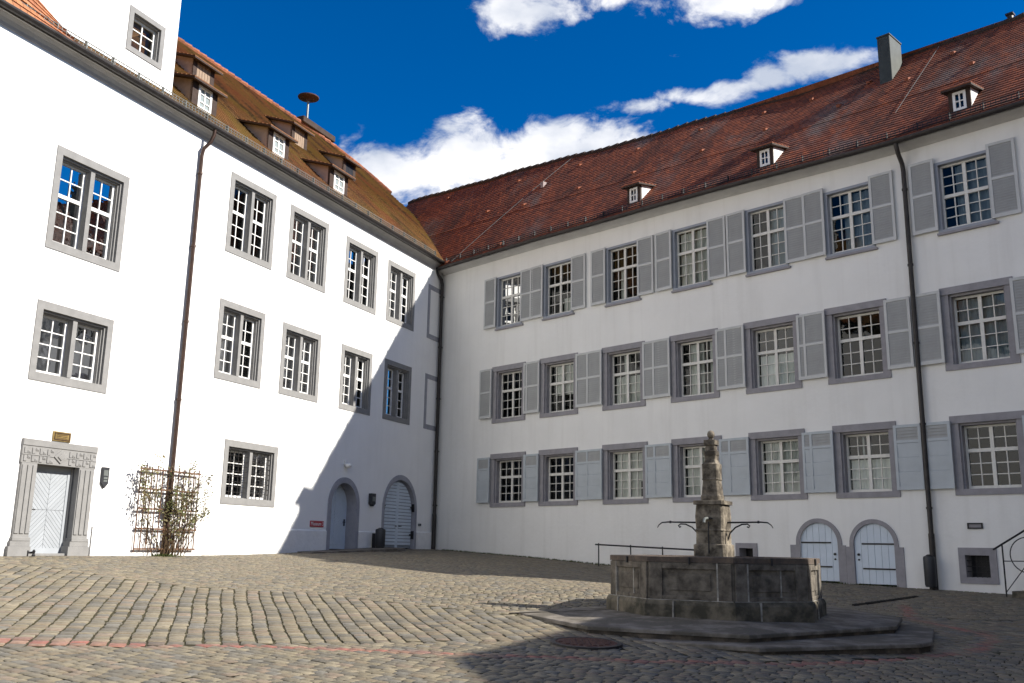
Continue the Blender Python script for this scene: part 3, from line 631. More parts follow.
MB().add([(-34, 6.95, zl(6.95)), (2, 6.85, zl(6.85)), (4.0, 4.3, zl(4.3)), (4.4, 12.2, 10.3), (-34, 12.2, 10.3)], [(0, 1, 4), (1, 2, 3), (1, 3, 4)]).build('rear_roof', M['ridge'], LW, W0)
m = MB()
u = -34
while u < 2.0:                                                      # ridge tiles
    y = ylim(u + .2); m.tube([(u, y, zl(y) - .01), (u + .4, ylim(u + .4), zl(ylim(u + .4)) + .015)], [.10, .115], 8); u += .38
for a, d in ((2.0, 3.2), (3.2, 3.75), (3.75, 4.0)):
    ya, yd = ylim(a), ylim(d); k = int(max(3, np.hypot(d - a, yd - ya) / .38))
    for j in range(k):
        p, q = a + (d - a) * j / k, a + (d - a) * (j + 1.05) / k; m.tube([(p, ylim(p), zl(ylim(p))), (q, ylim(q), zl(ylim(q)) + .01)], [.115, .10], 8)
m.build('ridge_tiles', M['ridge'], LW, W0, smooth=True)
MB().box(-.2, 2.1, 6.72, 7.1, zl(6.9) + .05, zl(6.9) + .32).build('ridge_vent', M['wood'], LW, W0, bevel=.02)

RS = [-6.2, 0.4, 6.0, 9.55, 12.5, 15.7, 19.3, 22.5]; RY = [3.1, 3.55, 4.1, 4.2, 4.35, 4.25, 4.05, 4.0]; RZ = [15.2, 15.0, 14.8, 14.62, 14.5, 14.4, 14.3, 14.25]
def ridgeR(s): return (s, lerp(s, RS, RY), lerp(s, RS, RZ) + .02 * math.sin(s * .9) + .015 * math.sin(s * 2.3 + 1))
cols = []
for s_ in np.linspace(-6.2, 22.6, 60): cols.append(((s_, -.47, ZR(s_) + .15), ridgeR(s_), s_))
rfR = roof(RWG, cols, 'roof', M['roofR'])
MB().add([ridgeR(-6.2), ridgeR(8), ridgeR(22.6), (22.6, 8.6, 10), (8, 8.8, 10), (-6.2, 7, 10)], [(0, 1, 4, 5), (1, 2, 3, 4)]).build('rear_roof', M['ridge'], RWG, W0)
m = MB(); s_ = -6.2
while s_ < 22.3:
    p, q = Vector(ridgeR(s_)), Vector(ridgeR(s_ + .40)); m.tube([p + Vector((0, 0, -.02)), q + Vector((0, 0, .015))], [.095, .11], 8); s_ += .38
m.build('ridge_tiles', M['wood'], RWG, W0, smooth=True)
def zr(s, y):                                                        # height of the red roof
    r = ridgeR(s); t = (y + .47) / (r[1] + .47); return ZR(s) + .15 + t * (r[2] - ZR(s) - .15)
m = MB(); m.prism([(22.45, 0)] , 0, 0) if False else None
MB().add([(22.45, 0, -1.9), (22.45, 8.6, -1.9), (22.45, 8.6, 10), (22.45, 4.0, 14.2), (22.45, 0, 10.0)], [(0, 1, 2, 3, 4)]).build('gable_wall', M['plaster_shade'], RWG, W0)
MB().box(-3, 22.4, 2.4, 2.5, -1.8, 10).box(-3, 22.4, 8.5, 8.6, -1.8, 10).build('inner_wall', M['inside'], RWG, W0)

# snow guards
def guard(parent, u0, u1, y, zf, step=.75, material=None):
    m = MB(); us = np.arange(u0, u1, step)
    for z_ in (.05, .12, .19): m.tube([(u, y, zf(u, y) + z_) for u in us], .012, 5)
    for u in us: m.box(u - .007, u + .007, y - .01, y + .06, zf(u, y) - .02, zf(u, y) + .22)
    for u in np.arange(u0, us[-1], .11): m.box(u - .006, u + .006, y - .004, y + .004, zf(u, y) + .05, zf(u, y) + .19)
    m.build('snow_guard', material or M['zinc'], parent, W0)
guard(LW, -34, -.9, -.24, lambda u, y: zl(y)); guard(RWG, .6, 22.3, -.36, zr, material=M['iron'])

# ------------------------------------------------------------------ tall cross gable above the left wing
TP = [(-13.95, 10.45), (-13.95, 14.6), (-16.5, 16.9), (-19.0, 14.6), (-19.0, 11.47), (-17.81, 10.94), (-16.9, 10.55)]
wall_with_holes('cross_gable_wall', TP, [R4(-15.41, -14.42, 11.15, 12.14)], M['plaster'], LW).location = (0, .06 * S, 0)
MB().box(-18.95, -13.98, .5, 6.8, 12.5, 14.58).build('cross_gable_body', M['plaster'], LW, W0)
MB().add([(-13.75, -.1, 14.4), (-13.75, 7, 14.4), (-16.5, 7, 16.95), (-16.5, -.1, 16.95), (-19.2, 7, 14.4), (-19.2, -.1, 14.4)], [(0, 1, 2, 3), (3, 2, 4, 5), (1, 4, 2)]).build('cross_gable_roof', M['dtileL2'], LW, W0)
m = MB(); o_ = (-15.47, -14.36, 11.08, 12.2); i_ = (-15.34, -14.49, 11.21, 12.07)
m.rect_ring(o_, i_, .04, .12); m.rect_ring(i_, (i_[0] + .03, i_[1] - .03, i_[2] + .01, i_[3] - .03), .10, .5)
w_ = m.build('window', M['lime'], LW, W0)
fr = MB(); A0, A1, Z0, Z1 = -15.31, -14.52, 11.22, 12.04; fr.rect_ring((A0, A1, Z0, Z1), (A0 + .05, A1 - .05, Z0 + .05, Z1 - .05), .20, .26)
fr.box(-14.93, -14.90, 0.21, .25, Z0 + .05, Z1 - .05)
for k in (1, 2): zz = Z0 + (Z1 - Z0) * k / 3; fr.box(A0 + .05, -14.93, .212, .248, zz - .012, zz + .012); fr.box(-14.90, A1 - .05, .212, .248, zz - .012, zz + .012)
fr.build('frame', M['white'], w_); MB().add([(A0, .235, Z0), (A1, .235, Z0), (A1, .235, Z1), (A0, .235, Z1)], [(0, 1, 2, 3)]).build('pane', M['glass'], w_); fix_children(w_)

ap = [((u, -.36, 10.2), (u, .05, lerp(u, [-20.5, -17.81, -16.88], [12.12, 10.97, 10.57])), u) for u in np.linspace(-19.3, -16.88, 9)]
roof(LW, ap, 'gable_apron_roof', M['dtileL2'])
# ------------------------------------------------------------------ dormers
def dormer(parent, u0, u1, yf, zb_, zt_, zroof, pitch, cheek, tilemat, kind, over=.16, t=.10):
    """shed dormer: front at yf, roof running back until it meets the main roof"""
    tp = math.tan(math.radians(pitch)); ye = yf
    while zt_ + tp * (ye - yf) > zroof((u0 + u1) / 2, ye) and ye < yf + 6: ye += .02
    ye += .1; m = MB()
    for u in (u0, u1):
        d = .05 if u == u0 else -.05
        m.add([(u, yf, zb_), (u, yf, zt_), (u, ye, zt_ + tp * (ye - yf)), (u + d, yf, zb_), (u + d, yf, zt_), (u + d, ye, zt_ + tp * (ye - yf))], [(0, 1, 2), (3, 5, 4), (0, 3, 4, 1), (1, 4, 5, 2), (0, 2, 5, 3)])
    dm = m.build('dormer', cheek, parent, W0)
    f = MB()
    f.rect_ring((u0, u1, zb_, zt_), (u0 + t, u1 - t, zb_ + .06, zt_ - .07), yf - .03, yf + .05); f.build('front_timber', M['wood'], dm)
    A0, A1, Z0, Z1 = u0 + t, u1 - t, zb_ + .06, zt_ - .07
    if kind == 'glass':
        fr = MB(); fr.rect_ring((A0, A1, Z0, Z1), (A0 + .06, A1 - .06, Z0 + .06, Z1 - .06), yf - .045, yf); cm, zm = (A0 + A1) / 2, (Z0 + Z1) / 2
        fr.box(cm - .015, cm + .015, yf - .035, yf - .005, Z0 + .06, Z1 - .06); fr.box(A0 + .06, cm - .015, yf - .034, yf - .006, zm - .013, zm + .013); fr.box(cm + .015, A1 - .06, yf - .034, yf - .006, zm - .013, zm + .013)
        fr.build('frame', M['white'], dm); MB().box(A0, A1, yf - .012, yf - .008, Z0, Z1).build('pane', M['glass'], dm); MB().box(A0, A1, yf + .3, yf + .32, Z0, Z1).build('blind', M['inside'], dm)
    elif kind == 'white':
        fr = MB(); fr.rect_ring((A0, A1, Z0, Z1), (A0 + .07, A1 - .07, Z0 + .07, Z1 - .07), yf - .045, yf); cm, zm = (A0 + A1) / 2, (Z0 + Z1) / 2
        fr.box(cm - .018, cm + .018, yf - .035, yf - .005, Z0 + .07, Z1 - .07)
        for q in (1, 2): zz = Z0 + (Z1 - Z0) * q / 3; fr.box(A0 + .07, A1 - .07, yf - .034, yf - .006, zz - .013, zz + .013)
        fr.build('frame', M['white'], dm); MB().box(A0, A1, yf - .012, yf - .008, Z0, Z1).build('pane', M['opalpane'], dm)
    else:
        b = MB(); n = 5
        for k in range(n): b.box(A0 + (A1 - A0) * k / n + .006, A0 + (A1 - A0) * (k + 1) / n - .006, yf - .02, yf + .01, Z0, Z1)
        b.build('shutter', M['woodpale'] if kind == 'wood' else M['iron'], dm)
    r = MB(); a, d = u0 - over, u1 + over; y0 = yf - .22; z0 = zt_ - tp * .22
    n = max(3, int((ye - y0) / .15)); 
    for k in range(n):                                              # tile courses
        p, q = y0 + (ye - y0) * k / n, y0 + (ye - y0) * (k + 1) / n
        zp, zq = zt_ + tp * (p - yf), zt_ + tp * (q - yf)
        r.add([(a, p, zp + .02), (d, p, zp + .02), (d, p, zp + .05), (a, p, zp + .05), (a, q, zq + .022), (d, q, zq + .022)], [(0, 1, 2, 3), (3, 2, 5, 4), (0, 3, 4), (1, 5, 2)])
    ob = r.build('dormer_roof', tilemat, dm)
    e = MB(); e.add([(a, y0, z0 - .03), (d, y0, z0 - .03), (d, y0, z0 + .018), (a, y0, z0 + .018), (a, ye, zt_ + tp * (ye - yf) - .03), (d, ye, zt_ + tp * (ye - yf) - .03), (d, ye, zt_ + tp * (ye - yf) + .018), (a, ye, zt_ + tp * (ye - yf) + .018)],
                    [(0, 1, 2, 3), (0, 4, 5, 1), (3, 2, 6, 7), (0, 3, 7, 4), (1, 5, 6, 2), (4, 7, 6, 5)]); e.build('eave_board', M['wood'], dm)
    fix_children(dm); return dm
zlf = lambda u, y: zl(y)
M['dtileL'] = mat('dormer_tiles_brown', (.22, .10, .045), .85, .25, var=.3, scale=6, island=.2)
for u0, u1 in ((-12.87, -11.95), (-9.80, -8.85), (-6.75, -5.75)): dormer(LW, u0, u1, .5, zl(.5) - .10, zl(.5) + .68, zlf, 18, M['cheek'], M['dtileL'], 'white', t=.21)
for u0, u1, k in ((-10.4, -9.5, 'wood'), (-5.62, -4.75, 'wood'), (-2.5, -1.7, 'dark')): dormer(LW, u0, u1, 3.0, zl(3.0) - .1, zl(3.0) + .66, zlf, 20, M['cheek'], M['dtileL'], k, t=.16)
M['dtileR'] = mat('dormer_tiles_red', (.27, .09, .045), .85, .25, var=.3, scale=6, island=.2)
for u0, u1 in ((18.50, 19.0), (13.34, 13.84), (8.80, 9.30)): dz = zr(u0, .0); dormer(RWG, u0, u1, .0, dz - .06, dz + .54, zr, 10, M['whitecheek'], M['dtileR'], 'glass', over=.10)

# chimney, lightning wires, vent tiles, small roof fittings
m = MB(); m.box(15.66, 16.02, 2.95, 3.75, 12.6, 14.6); m.box(15.64, 16.04, 2.93, 3.77, 14.6, 14.65)
m.build('chimney', M['chim'], RWG, W0, bevel=.01)
VT = [(-3.2, .9), (1.0, .85), (4.0, .85), (6.6, .85), (9.2, .86), (11.6, .85), (13.3, .83), (15.2, .8), (17.6, .82), (.6, .55), (2.7, .5), (5.2, .52), (7.6, .52), (10.2, .55), (12.3, .6), (14.7, .6), (16.6, .66), (18.4, .6), (3.4, .08), (.7, .06)]
for s_, t in VT:
    r = ridgeR(s_); y = -.62 + t * (r[1] + .62); z = zr(s_, y)
    MB().add([(s_ - .05, y - .08, z - .02), (s_ + .05, y - .08, z - .02), (s_ + .05, y - .09, z + .055), (s_ - .05, y - .09, z + .055), (s_ - .055, y + .1, z + .12), (s_ + .055, y + .1, z + .12)], [(0, 1, 2, 3), (3, 2, 5, 4), (0, 3, 4), (1, 5, 2)]).build('vent_tile', M['venttile'], RWG, W0)
for s0, t0, s1, t1 in ((3.2, .98, 1.0, .05), (17.0, .97, 16.9, .3)):
    pts = []
    for k in range(9):
        s_ = s0 + (s1 - s0) * k / 8; t = t0 + (t1 - t0) * k / 8; y = -.62 + t * (ridgeR(s_)[1] + .62); pts.append((s_, y - .03, zr(s_, y) + .035))
    MB().tube(pts, .007, 5).build('lightning_wire', M['zinc'], RWG, W0)
y = 2.4; MB().box(2.78, 2.92, y - .05, y + .2, zr(2.8, y) - .1, zr(2.8, y) + .2).build('roof_hatch', M['cheek'], RWG, W0)
r = ridgeR(18.9); MB().tube([(18.9, r[1], r[2]), (18.9, r[1], r[2] + .2)], .08, 8).box(18.80, 19.0, r[1] - .1, r[1] + .1, r[2] + .18, r[2] + .23).build('vent_pipe', M['darkmetal'], RWG, W0)

# ------------------------------------------------------------------ right wing windows and shutters
holesR = []
def shutter_mesh(kind, wd, h):
    """open shutter, hinge side at x=0, drawn from (0,0) to (wd,h); y is towards the wall"""
    fr, sl = MB(), MB(); t = .065; th = .035
    fr.box(0, t, -th, 0, 0, h); fr.box(wd - t, wd, -th, 0, 0, h); fr.box(t, wd - t, -th + .002, -.002, 0, t + .02); fr.box(t, wd - t, -th + .002, -.002, h - t, h)
    if kind != 'C':
        zm = h * .52; fr.box(t, wd - t, -th + .002, -.002, zm - .03, zm + .03); spans = [(t + .02, zm - .03), (zm + .03, h - t)]
    else:
        zm = h * .74; fr.box(t, wd - t, -th + .002, -.002, zm - .03, zm + .03); spans = [(zm + .03, h - t)]
        n = 3; z0, z1 = t + .02, zm - .03
        for k in range(n):
            a, b_ = z0 + (z1 - z0) * k / n, z0 + (z1 - z0) * (k + 1) / n
            fr.add([(t, -.012, a + .008), (wd - t, -.012, a + .008), (wd - t, -.030, b_ - .012), (t, -.030, b_ - .012), (t, -.005, b_ - .002), (wd - t, -.005, b_ - .002)], [(0, 1, 2, 3), (3, 2, 5, 4)])
        fr.box(t, wd - t, -.006, -.003, z0, z1)
    for a, b_ in spans:
        n = max(3, int((b_ - a) / .062))
        for k in range(n):
            z = a + (b_ - a) * (k + .1) / n; q = (b_ - a) / n
            sl.add([(t, -th + .006, z), (wd - t, -th + .006, z), (wd - t, -.008, z + q * .95), (t, -.008, z + q * .95), (t, -th + .006, z - .007), (wd - t, -th + .006, z - .007)], [(0, 1, 2, 3), (0, 4, 5, 1)])
        sl.box(t, wd - t, -.004, -.001, a, b_)
    return fr, sl
SH = {}
def place_shutter(w, kind, x, z, y, wd, h, tilt):
    if kind not in SH:
        fr, sl = shutter_mesh(kind, wd, h)
        a = fr.build('shutter', M['pale_shutter'] if kind == 'C' else M['shutter'], w)
        # louvres join the frame mesh as a second material slot
        b_ = sl.build('louvres', M['slat']); me_ = a.data; n0 = len(me_.polygons)
        bm = bmesh.new(); bm.from_mesh(me_); bm.from_mesh(b_.data)
        bm.faces.ensure_lookup_table()
        for f in bm.faces[n0:]: f.material_index = 1
        bm.to_mesh(me_); bm.free(); me_.materials.append(M['slat']); bpy.data.objects.remove(b_); SH[kind] = me_; o = a
    else:
        o = bpy.data.objects.new('shutter', SH[kind]); COL.objects.link(o); o.parent = w
    o.location = (x * S, y * S, (z + EYE) * S); o.rotation_euler = (0, 0, tilt)
def right_window(kind, s0, s1, z0, z1, curtain=None, rt=2, rb=3, left=True, right=True):
    m = MB()
    if kind == 'A':
        o = (s0, s1, z0, z1); i_ = (s0 + .10, s1 - .07, z0 + .07, z1 - .07); yf = .10
        m.rect_ring(o, i_, -.03, .06); m.rect_ring(i_, (i_[0] + .005, i_[1] - .005, i_[2] + .005, i_[3] - .005), .055, .22)
        w = m.build('window', M['revealblue'], RWG, W0); ss = MB().box(s0 - .02, s1 + .06, -.075, .05, z0 - .06, z0 - .005); ss.build('sill', M['lime2'], w)
        op = (i_[0], i_[1], i_[2], i_[3]); sw, shh, sz = .60, 1.79, z0 + .07
    else:
        lt, sb, sd_ = (.17, .13, .18)
        m.box(s0, s1, -.045, .06, z1 - lt, z1); m.box(s0 + .0, s1, -.035, .06, z0, z0 + sb); m.box(s0 - .0, s0 + sd_, -.015, .06, z0 + sb, z1 - lt); m.box(s1 - sd_, s1, -.015, .06, z0 + sb, z1 - lt)
        i_ = (s0 + sd_, s1 - sd_, z0 + sb, z1 - lt); i2 = (i_[0] + .04, i_[1] - .04, i_[2] + .01, i_[3] - .05)
        m.rect_ring(i_, i2, .045, .32); w = m.build('window', M['lime2'], RWG, W0); op = i2; yf = .20
        sw, shh, sz = (.62, 1.70, z0 + .19) if kind == 'B' else (.63, 1.50, z0 + .15)
    fr = MB(); t = .05; y0, y1 = yf, yf + .06
    A0, A1, Z0, Z1 = op; fr.rect_ring(op, (A0 + t, A1 - t, Z0 + t + .02, Z1 - t), y0, y1); A0 += t; A1 -= t; Z0 += t + .02; Z1 -= t; cm = (A0 + A1) / 2
    zt = Z0 + (Z1 - Z0) * (rb + .1) / (rt + rb + .1)
    fr.box(cm - .04, cm + .04, y0 - .006, y1 - .002, Z0, zt - .04); fr.box(cm - .04, cm + .04, y0 - .006, y1 - .002, zt + .04, Z1); fr.box(A0, A1, y0 - .012, y1 - .001, zt - .04, zt + .04)
    for za, zb_, n in ((Z0, zt - .04, rb), (zt + .04, Z1, rt)):
        for xa, xb in ((A0, cm - .04), (cm + .04, A1)):
            xm = (xa + xb) / 2; fr.box(xm - .011, xm + .011, y0 + .012, y1 - .012, za, zb_)
            for k in range(1, n): zz = za + (zb_ - za) * k / n; fr.box(xa, xm - .011, y0 + .013, y1 - .013, zz - .010, zz + .010); fr.box(xm + .011, xb, y0 + .013, y1 - .013, zz - .010, zz + .010)
    fr.build('frame', M['cream'], w)
    MB().add([(A0, y0 + .03, Z0), (A1, y0 + .03, Z0), (A1, y0 + .03, Z1), (A0, y0 + .03, Z1)], [(0, 1, 2, 3)]).build('pane', M['glass'], w)
    for q in (curtain or []):                                       # (x from, x to, z from, z to) in fractions of the opening
        c_ = MB(); xa, xb = A0 + (A1 - A0) * q[0], A0 + (A1 - A0) * q[1]; za, zb_ = Z0 + (Z1 - Z0) * q[2], Z0 + (Z1 - Z0) * q[3]
        n = max(6, int((xb - xa) * 30)); xs_ = np.linspace(xa, xb, n + 1)
        c_.v = [(x, y1 + .07 + .018 * math.sin(i * 1.3), za) for i, x in enumerate(xs_)] + [(x, y1 + .07 + .018 * math.sin(i * 1.3), zb_) for i, x in enumerate(xs_)]
        c_.f = [(i, i + 1, n + 2 + i, n + 1 + i) for i in range(n)]; c_.build('curtain', M['bluecurtain'] if (kind == 'A' and s0 > 12.5) or (kind == 'B' and s0 > 17.5) else M['curtain'], w, smooth='all')
    fix_children(w)
    if left: place_shutter(w, kind, s0 + .03 - sw, sz, -.055, sw, shh, random.uniform(-.02, .01) - .03)
    if right: place_shutter(w, kind, s1 - .05, sz + .0, -.04, sw, shh, random.uniform(-.01, .01) + .01)
    for c_ in w.children:
        if c_.name.startswith('shutter'): c_.location.z = sz * S if False else (sz + EYE) * S
    holesR.append(R4(s0 + .05, s1 - .05, z0 + .05, z1 - .05)); return w
full = [(0, 1, 0, 1)]; low = [(0, 1, 0, .56)]
A = [(3.0, 4.25, None), (5.24, 6.55, [(.55, 1, 0, .3)]), (7.92, 9.22, [(.25, .45, 0, .6)]), (10.43, 11.72, full), (12.89, 14.14, [(.5, 1, 0, 1)]), (15.21, 16.49, [(.27, 1, 0, 1)]), (18.02, 19.28, [(.25, .5, 0, 1), (.5, 1, 0, 1)])]
for i, (a, d, cu) in enumerate(A): right_window('A', a, d, 7.36, 9.21 - .1 * (a > 15), cu, rt=3 if i == 6 else 2)
B = [(2.88, 4.46, None), (5.13, 6.76, [(.1, .9, .35, 1)]), (7.76, 9.38, low + [(.3, .5, .56, 1), (.85, 1, .56, 1)]), (10.29, 11.90, [(.2, .62, 0, 1), (.8, 1, 0, 1)]), (12.73, 14.35, low), (15.07, 16.66, None), (17.92, 19.50, [(0, .48, 0, 1), (.52, 1, 0, 1)])]
for a, d, cu in B: right_window('B', a, d, 4.09, 6.03, cu)
C_ = [(2.87, 4.51, None), (5.12, 6.76, None), (7.76, 9.43, [(0, .78, 0, 1), (.78, 1, .35, 1)]), (10.29, 11.92, full), (12.76, 14.35, full), (15.11, 16.68, low + [(.3, .34, .56, 1)]), (17.91, 19.48, None)]
for a, d, cu in C_: right_window('C', a, d, 1.29, 3.05, cu)

# cellar doors
gC = g1(*Rw(15.3, 0)); 
def cellar_door(c, ri, ro, zs, jl, jr, zj, hinge):
    g_ = g1(*Rw(c, 0)) + .02; m = MB()
    m.arch_ring(c, ri, ro, zs, zj, -.03, .05, n=22); m.arch_ring(c, ri - .001, ri + .03, zs, g_ - .3, .045, .16, n=22)
    m.box(jl, c - ri, -.026, .05, g_ - .4, zj); m.box(c + ri, jr, -.026, .05, g_ - .4, zj)
    d = m.build('cellar_door', M['lime2'], RWG, W0)
    q0 = arch_poly(c, ri, zs, g_, 22); lf = MB().prism(q0, .045, .07)
    n = 6
    for k in range(n):
        x0 = c - ri + 2 * ri * k / n; p = clip(clip(q0, -1, 0, -(x0 + .004)), 1, 0, x0 + 2 * ri / n - .004)
        if len(p) > 2: lf.prism(p, .025, .045)
    l_ = lf.build('door_leaf', M['doorblue'], d)
    for zz in (zs + .02, zs - .55):
        a, b_ = (c - ri - .04, c + ri * .62) if hinge < 0 else (c - ri * .62, c + ri + .04)
        MB().box(a, b_, .008, .025, zz - .018, zz + .018).tube([((a if hinge < 0 else b_), .01, zz - .06), ((a if hinge < 0 else b_), .01, zz + .06)], .03, 8).build('strap_hinge', M['iron'], l_)
    x = c + (ri - .10) * -hinge
    MB().tube([(x, .03, -.03), (x, -.01, -.03)], .03, 8).tube([(x, .03, -.15), (x, .0, -.15)], .022, 8).build('knob', M['iron'], l_)
    fix_children(d); return d
cellar_door(14.58, .495, .60, .22, 13.82, 15.27, .18, -1); cellar_door(15.96, .49, .59, .20, 15.275, 16.66, .15, 1)
# small cellar windows and air slot
def small_window(o, i, grille=True):
    m = MB().rect_ring(o, i, -.03, .06); m.rect_ring(i, (i[0] + .004, i[1] - .004, i[2] + .004, i[3] - .004), .055, .3); w = m.build('cellar_window', M['lime2'], RWG, W0)
    MB().box(i[0] - .02, i[1] + .02, .31, .33, i[2] - .02, i[3] + .02).build('dark_opening', M['iron'], w)
    if grille:
        g = MB()
        for k in range(1, 5): x = i[0] + (i[1] - i[0]) * k / 5; g.tube([(x, .05, i[2]), (x, .05, i[3])], .009, 6)
        for k in range(1, 4): z = i[2] + (i[3] - i[2]) * k / 4; g.tube([(i[0], .055, z), (i[1], .055, z)], .008, 6)
        g.build('grille', M['iron'], w)
    fix_children(w); holesR.append(R4(o[0] + .05, o[1] - .05, o[2] + .05, o[3] - .05))
small_window((17.86, 18.65, -.60, .16), (18.0, 18.50, -.47, .0)); small_window((12.25, 12.88, -.45, .21), (12.36, 12.76, -.35, .08), False)
m = MB().rect_ring((18.10, 18.42, .56, .69), (18.13, 18.39, .59, .66), -.03, .02); w_ = m.build('air_slot', M['iron'], RWG, W0); MB().box(18.13, 18.39, -.012, .0, .59, .66).build('slot_plate', M['lime2'], w_); fix_children(w_)

outR = [(-.02, 10.15), (-.02, -1.9), (15.0 - .9, -1.9)]
outR = [(-.02, -1.9), (14.60 - .5, -1.9)] + notch_arch(14.60, .5, .22) + [(14.60 + .5, -1.9), (15.96 - .5, -1.9)] + notch_arch(15.96, .5, .20) + [(15.96 + .5, -1.9), (22.5, -1.9)] + [(s_, ZR(s_) + .05) for s_ in np.linspace(22.5, -.02, 20)]
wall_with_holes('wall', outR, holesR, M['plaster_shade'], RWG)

# ------------------------------------------------------------------ things on the left wall
def wall_thing(name, P, u, z, label, cat, rot): return empty(name, P(u, 0, z), rot, label, cat)
t = wall_thing('wall_plaque', Lw, -16.0, 2.05, 'small old brass plaque on the white wall above the carved portal', 'plaque', AL)
MB().box(-.22, .22, -.03, -.002, -.10, .10).build('plate', M['brass'], t, bevel=.008)
m = MB().rect_ring((-.19, .19, -.075, .075), (-.17, .17, -.055, .055), -.036, -.03)
for k in range(3): m.box(-.13, .13, -.034, -.03, .028 - k * .034, .038 - k * .034)
m.build('engraving', M['copper'], t)
t = wall_thing('doorbell_panel', Lw, -14.8, 1.3, 'dark upright doorbell panel on the white wall beside the carved portal', 'doorbell', AL)
MB().prism([(-.095, -.11), (0, -.22), (.095, -.11), (.095, .23), (-.095, .23)], -.05, -.002).build('panel', M['bin'], t, bevel=.006)
MB().box(-.06, .06, -.056, -.05, .05, .17).build('speaker_grille', M['zinc'], t)
for k in range(2): MB().box(-.05, .05, -.058, -.05, -.08 + k * .06, -.04 + k * .06).build('button', M['zinc'], t)
t = wall_thing('wall_sign', Lw, -7.01, .56, 'small red sign with white lettering left of the arched house door', 'sign', AL)
MB().box(-.32, .32, -.025, -.002, -.085, .085).build('board', M['red'], t)
fc = bpy.data.curves.new('sign_text', 'FONT'); fc.body = 'Museum 3'; fc.size = .15 * S; fc.align_x = 'CENTER'; fc.align_y = 'CENTER'; fc.extrude = .001
fo = bpy.data.objects.new('sign_text', fc); COL.objects.link(fo); dg = bpy.context.evaluated_depsgraph_get(); tm = bpy.data.meshes.new_from_object(fo.evaluated_get(dg)); bpy.data.objects.remove(fo)
fo = bpy.data.objects.new('lettering', tm); COL.objects.link(fo); fo.parent = t; fo.location = (0, -.03 * S, 0); fo.rotation_euler = (math.pi / 2, 0, 0); tm.materials.clear(); tm.materials.append(M['whiteink'])
t = wall_thing('wall_lamp', Lw, -5.72, 2.38, 'small white globe lamp fixed above the arched house door', 'lamp', AL)
MB().box(-.07, .07, -.04, -.002, -.02, .10).build('bracket', M['opal'], t); MB().lathe([(.02, .02), (.09, .0), (.11, -.05), (.08, -.10), (.02, -.12)], 16, (0, -.12)).build('globe', M['opal'], t, smooth='all')
t = wall_thing('wall_lantern', Lw, -4.22, 1.38, 'dark metal letterbox lantern on the wall between arched door and double gate', 'lantern', AL)
MB().prism([(-.12, -.12), (0, -.2), (.12, -.12), (.12, .2), (-.12, .2)], -.13, -.002).build('housing', M['bin'], t, bevel=.008); MB().box(-.08, .08, -.137, -.13, -.04, .10).build('window', M['zinc'], t)
t = wall_thing('wall_socket', Lw, -1.08, .70, 'tiny grey box on the wall right of the double gate', 'box', AL)
MB().box(-.07, .07, -.06, -.002, -.04, .04).build('box', M['zinc'], t, bevel=.006); MB().box(-.05, .05, -.066, -.06, -.025, .025).build('lid', M['bin'], t)
p = Lw(-16.62, -.28); t = empty('door_stop', (p[0], p[1], g1(*p)), AL, 'little black iron boot scraper at the foot of the carved portal', 'boot scraper')
MB().box(-.07, -.055, -.012, .012, 0, .11).box(.055, .07, -.012, .012, 0, .11).box(-.055, .055, -.008, .008, .05, .09).build('scraper', M['iron'], t); MB().lathe([(.03, 0), (.035, .02), (.02, .05), (.03, .1), (.01, .13)], 10, (.02, -.06)).build('figure', M['iron'], t)

# litter bins
def bin_(P, u, y, label, r, h, ang, group=None):
    p = P(u, y); t = empty('litter_bin', (p[0], p[1], g1(*p)), ang, label, 'bin')
    MB().lathe([(r * .86, .05), (r, .1), (r * 1.02, h - .04), (r * .95, h), (r * .7, h + .015)], 20).build('body', M['bin'], t, smooth=True)
    MB().box(-.04, .04, .0, r + .12, .0, h * .8).build('post', M['iron'], t); MB().lathe([(r * .72, h + .012), (r * .3, h + .05)], 20).build('lid', M['darkmetal'], t)
bin_(Lw, -4.15, -.38, 'round anthracite litter bin standing left of the double gate', .155, .62, AL); bin_(Rw, 17.30, -.22, 'round anthracite litter bin at the foot of the downpipe by the cellar doors', .125, .70, AR)

# trellis and rose
p = Lw(-12.93, -.07); gb = g1(*p)
t = empty('trellis', (*p, gb), AL, 'brown wooden rose trellis standing against the white wall around the downpipe', 'trellis')
m = MB()
for k in range(12): x = -.92 + 1.84 * k / 11; m.box(x - .009, x + .009, -.02, .0, .06 + .03 * (k % 3), 1.96 + .04 * (k % 2))
m.build('upright', M['trellis'], t)
for z in (.14, .58, 1.02, 1.46, 1.90): MB().box(-.95, .95, -.045, -.02, z - .018, z + .018).build('rail', M['trellis'], t)
t = empty('climbing_rose', (*p, gb), AL, 'straggly half-bare climbing rose growing up the trellis beside the portal', 'climbing plant')
m = MB(); tips = []
for k in range(34):
    x0 = random.gauss(.10, .34); x, z, y = x0, 0.0, -.05; pts = [(x, y, z)]; dx = random.gauss(0, .35) + (x0 - .1); L_ = random.uniform(1.0, 2.35); n = 14; dz = L_ / n
    for j in range(n):
        dx += random.gauss(0, .16); x += dx * dz * .55; y = max(-.35, min(-.03, y + random.gauss(-.008, .03))); z += dz * random.uniform(.75, 1.05)
        if abs(x) > .95: dx *= -.2
        pts.append((x, y, z))
        if j > 3: tips.append((x, y, z))
    m.tube(pts, [.009 * (1 - .75 * j / n) + .002 for j in range(n + 1)], 5, cap=False)
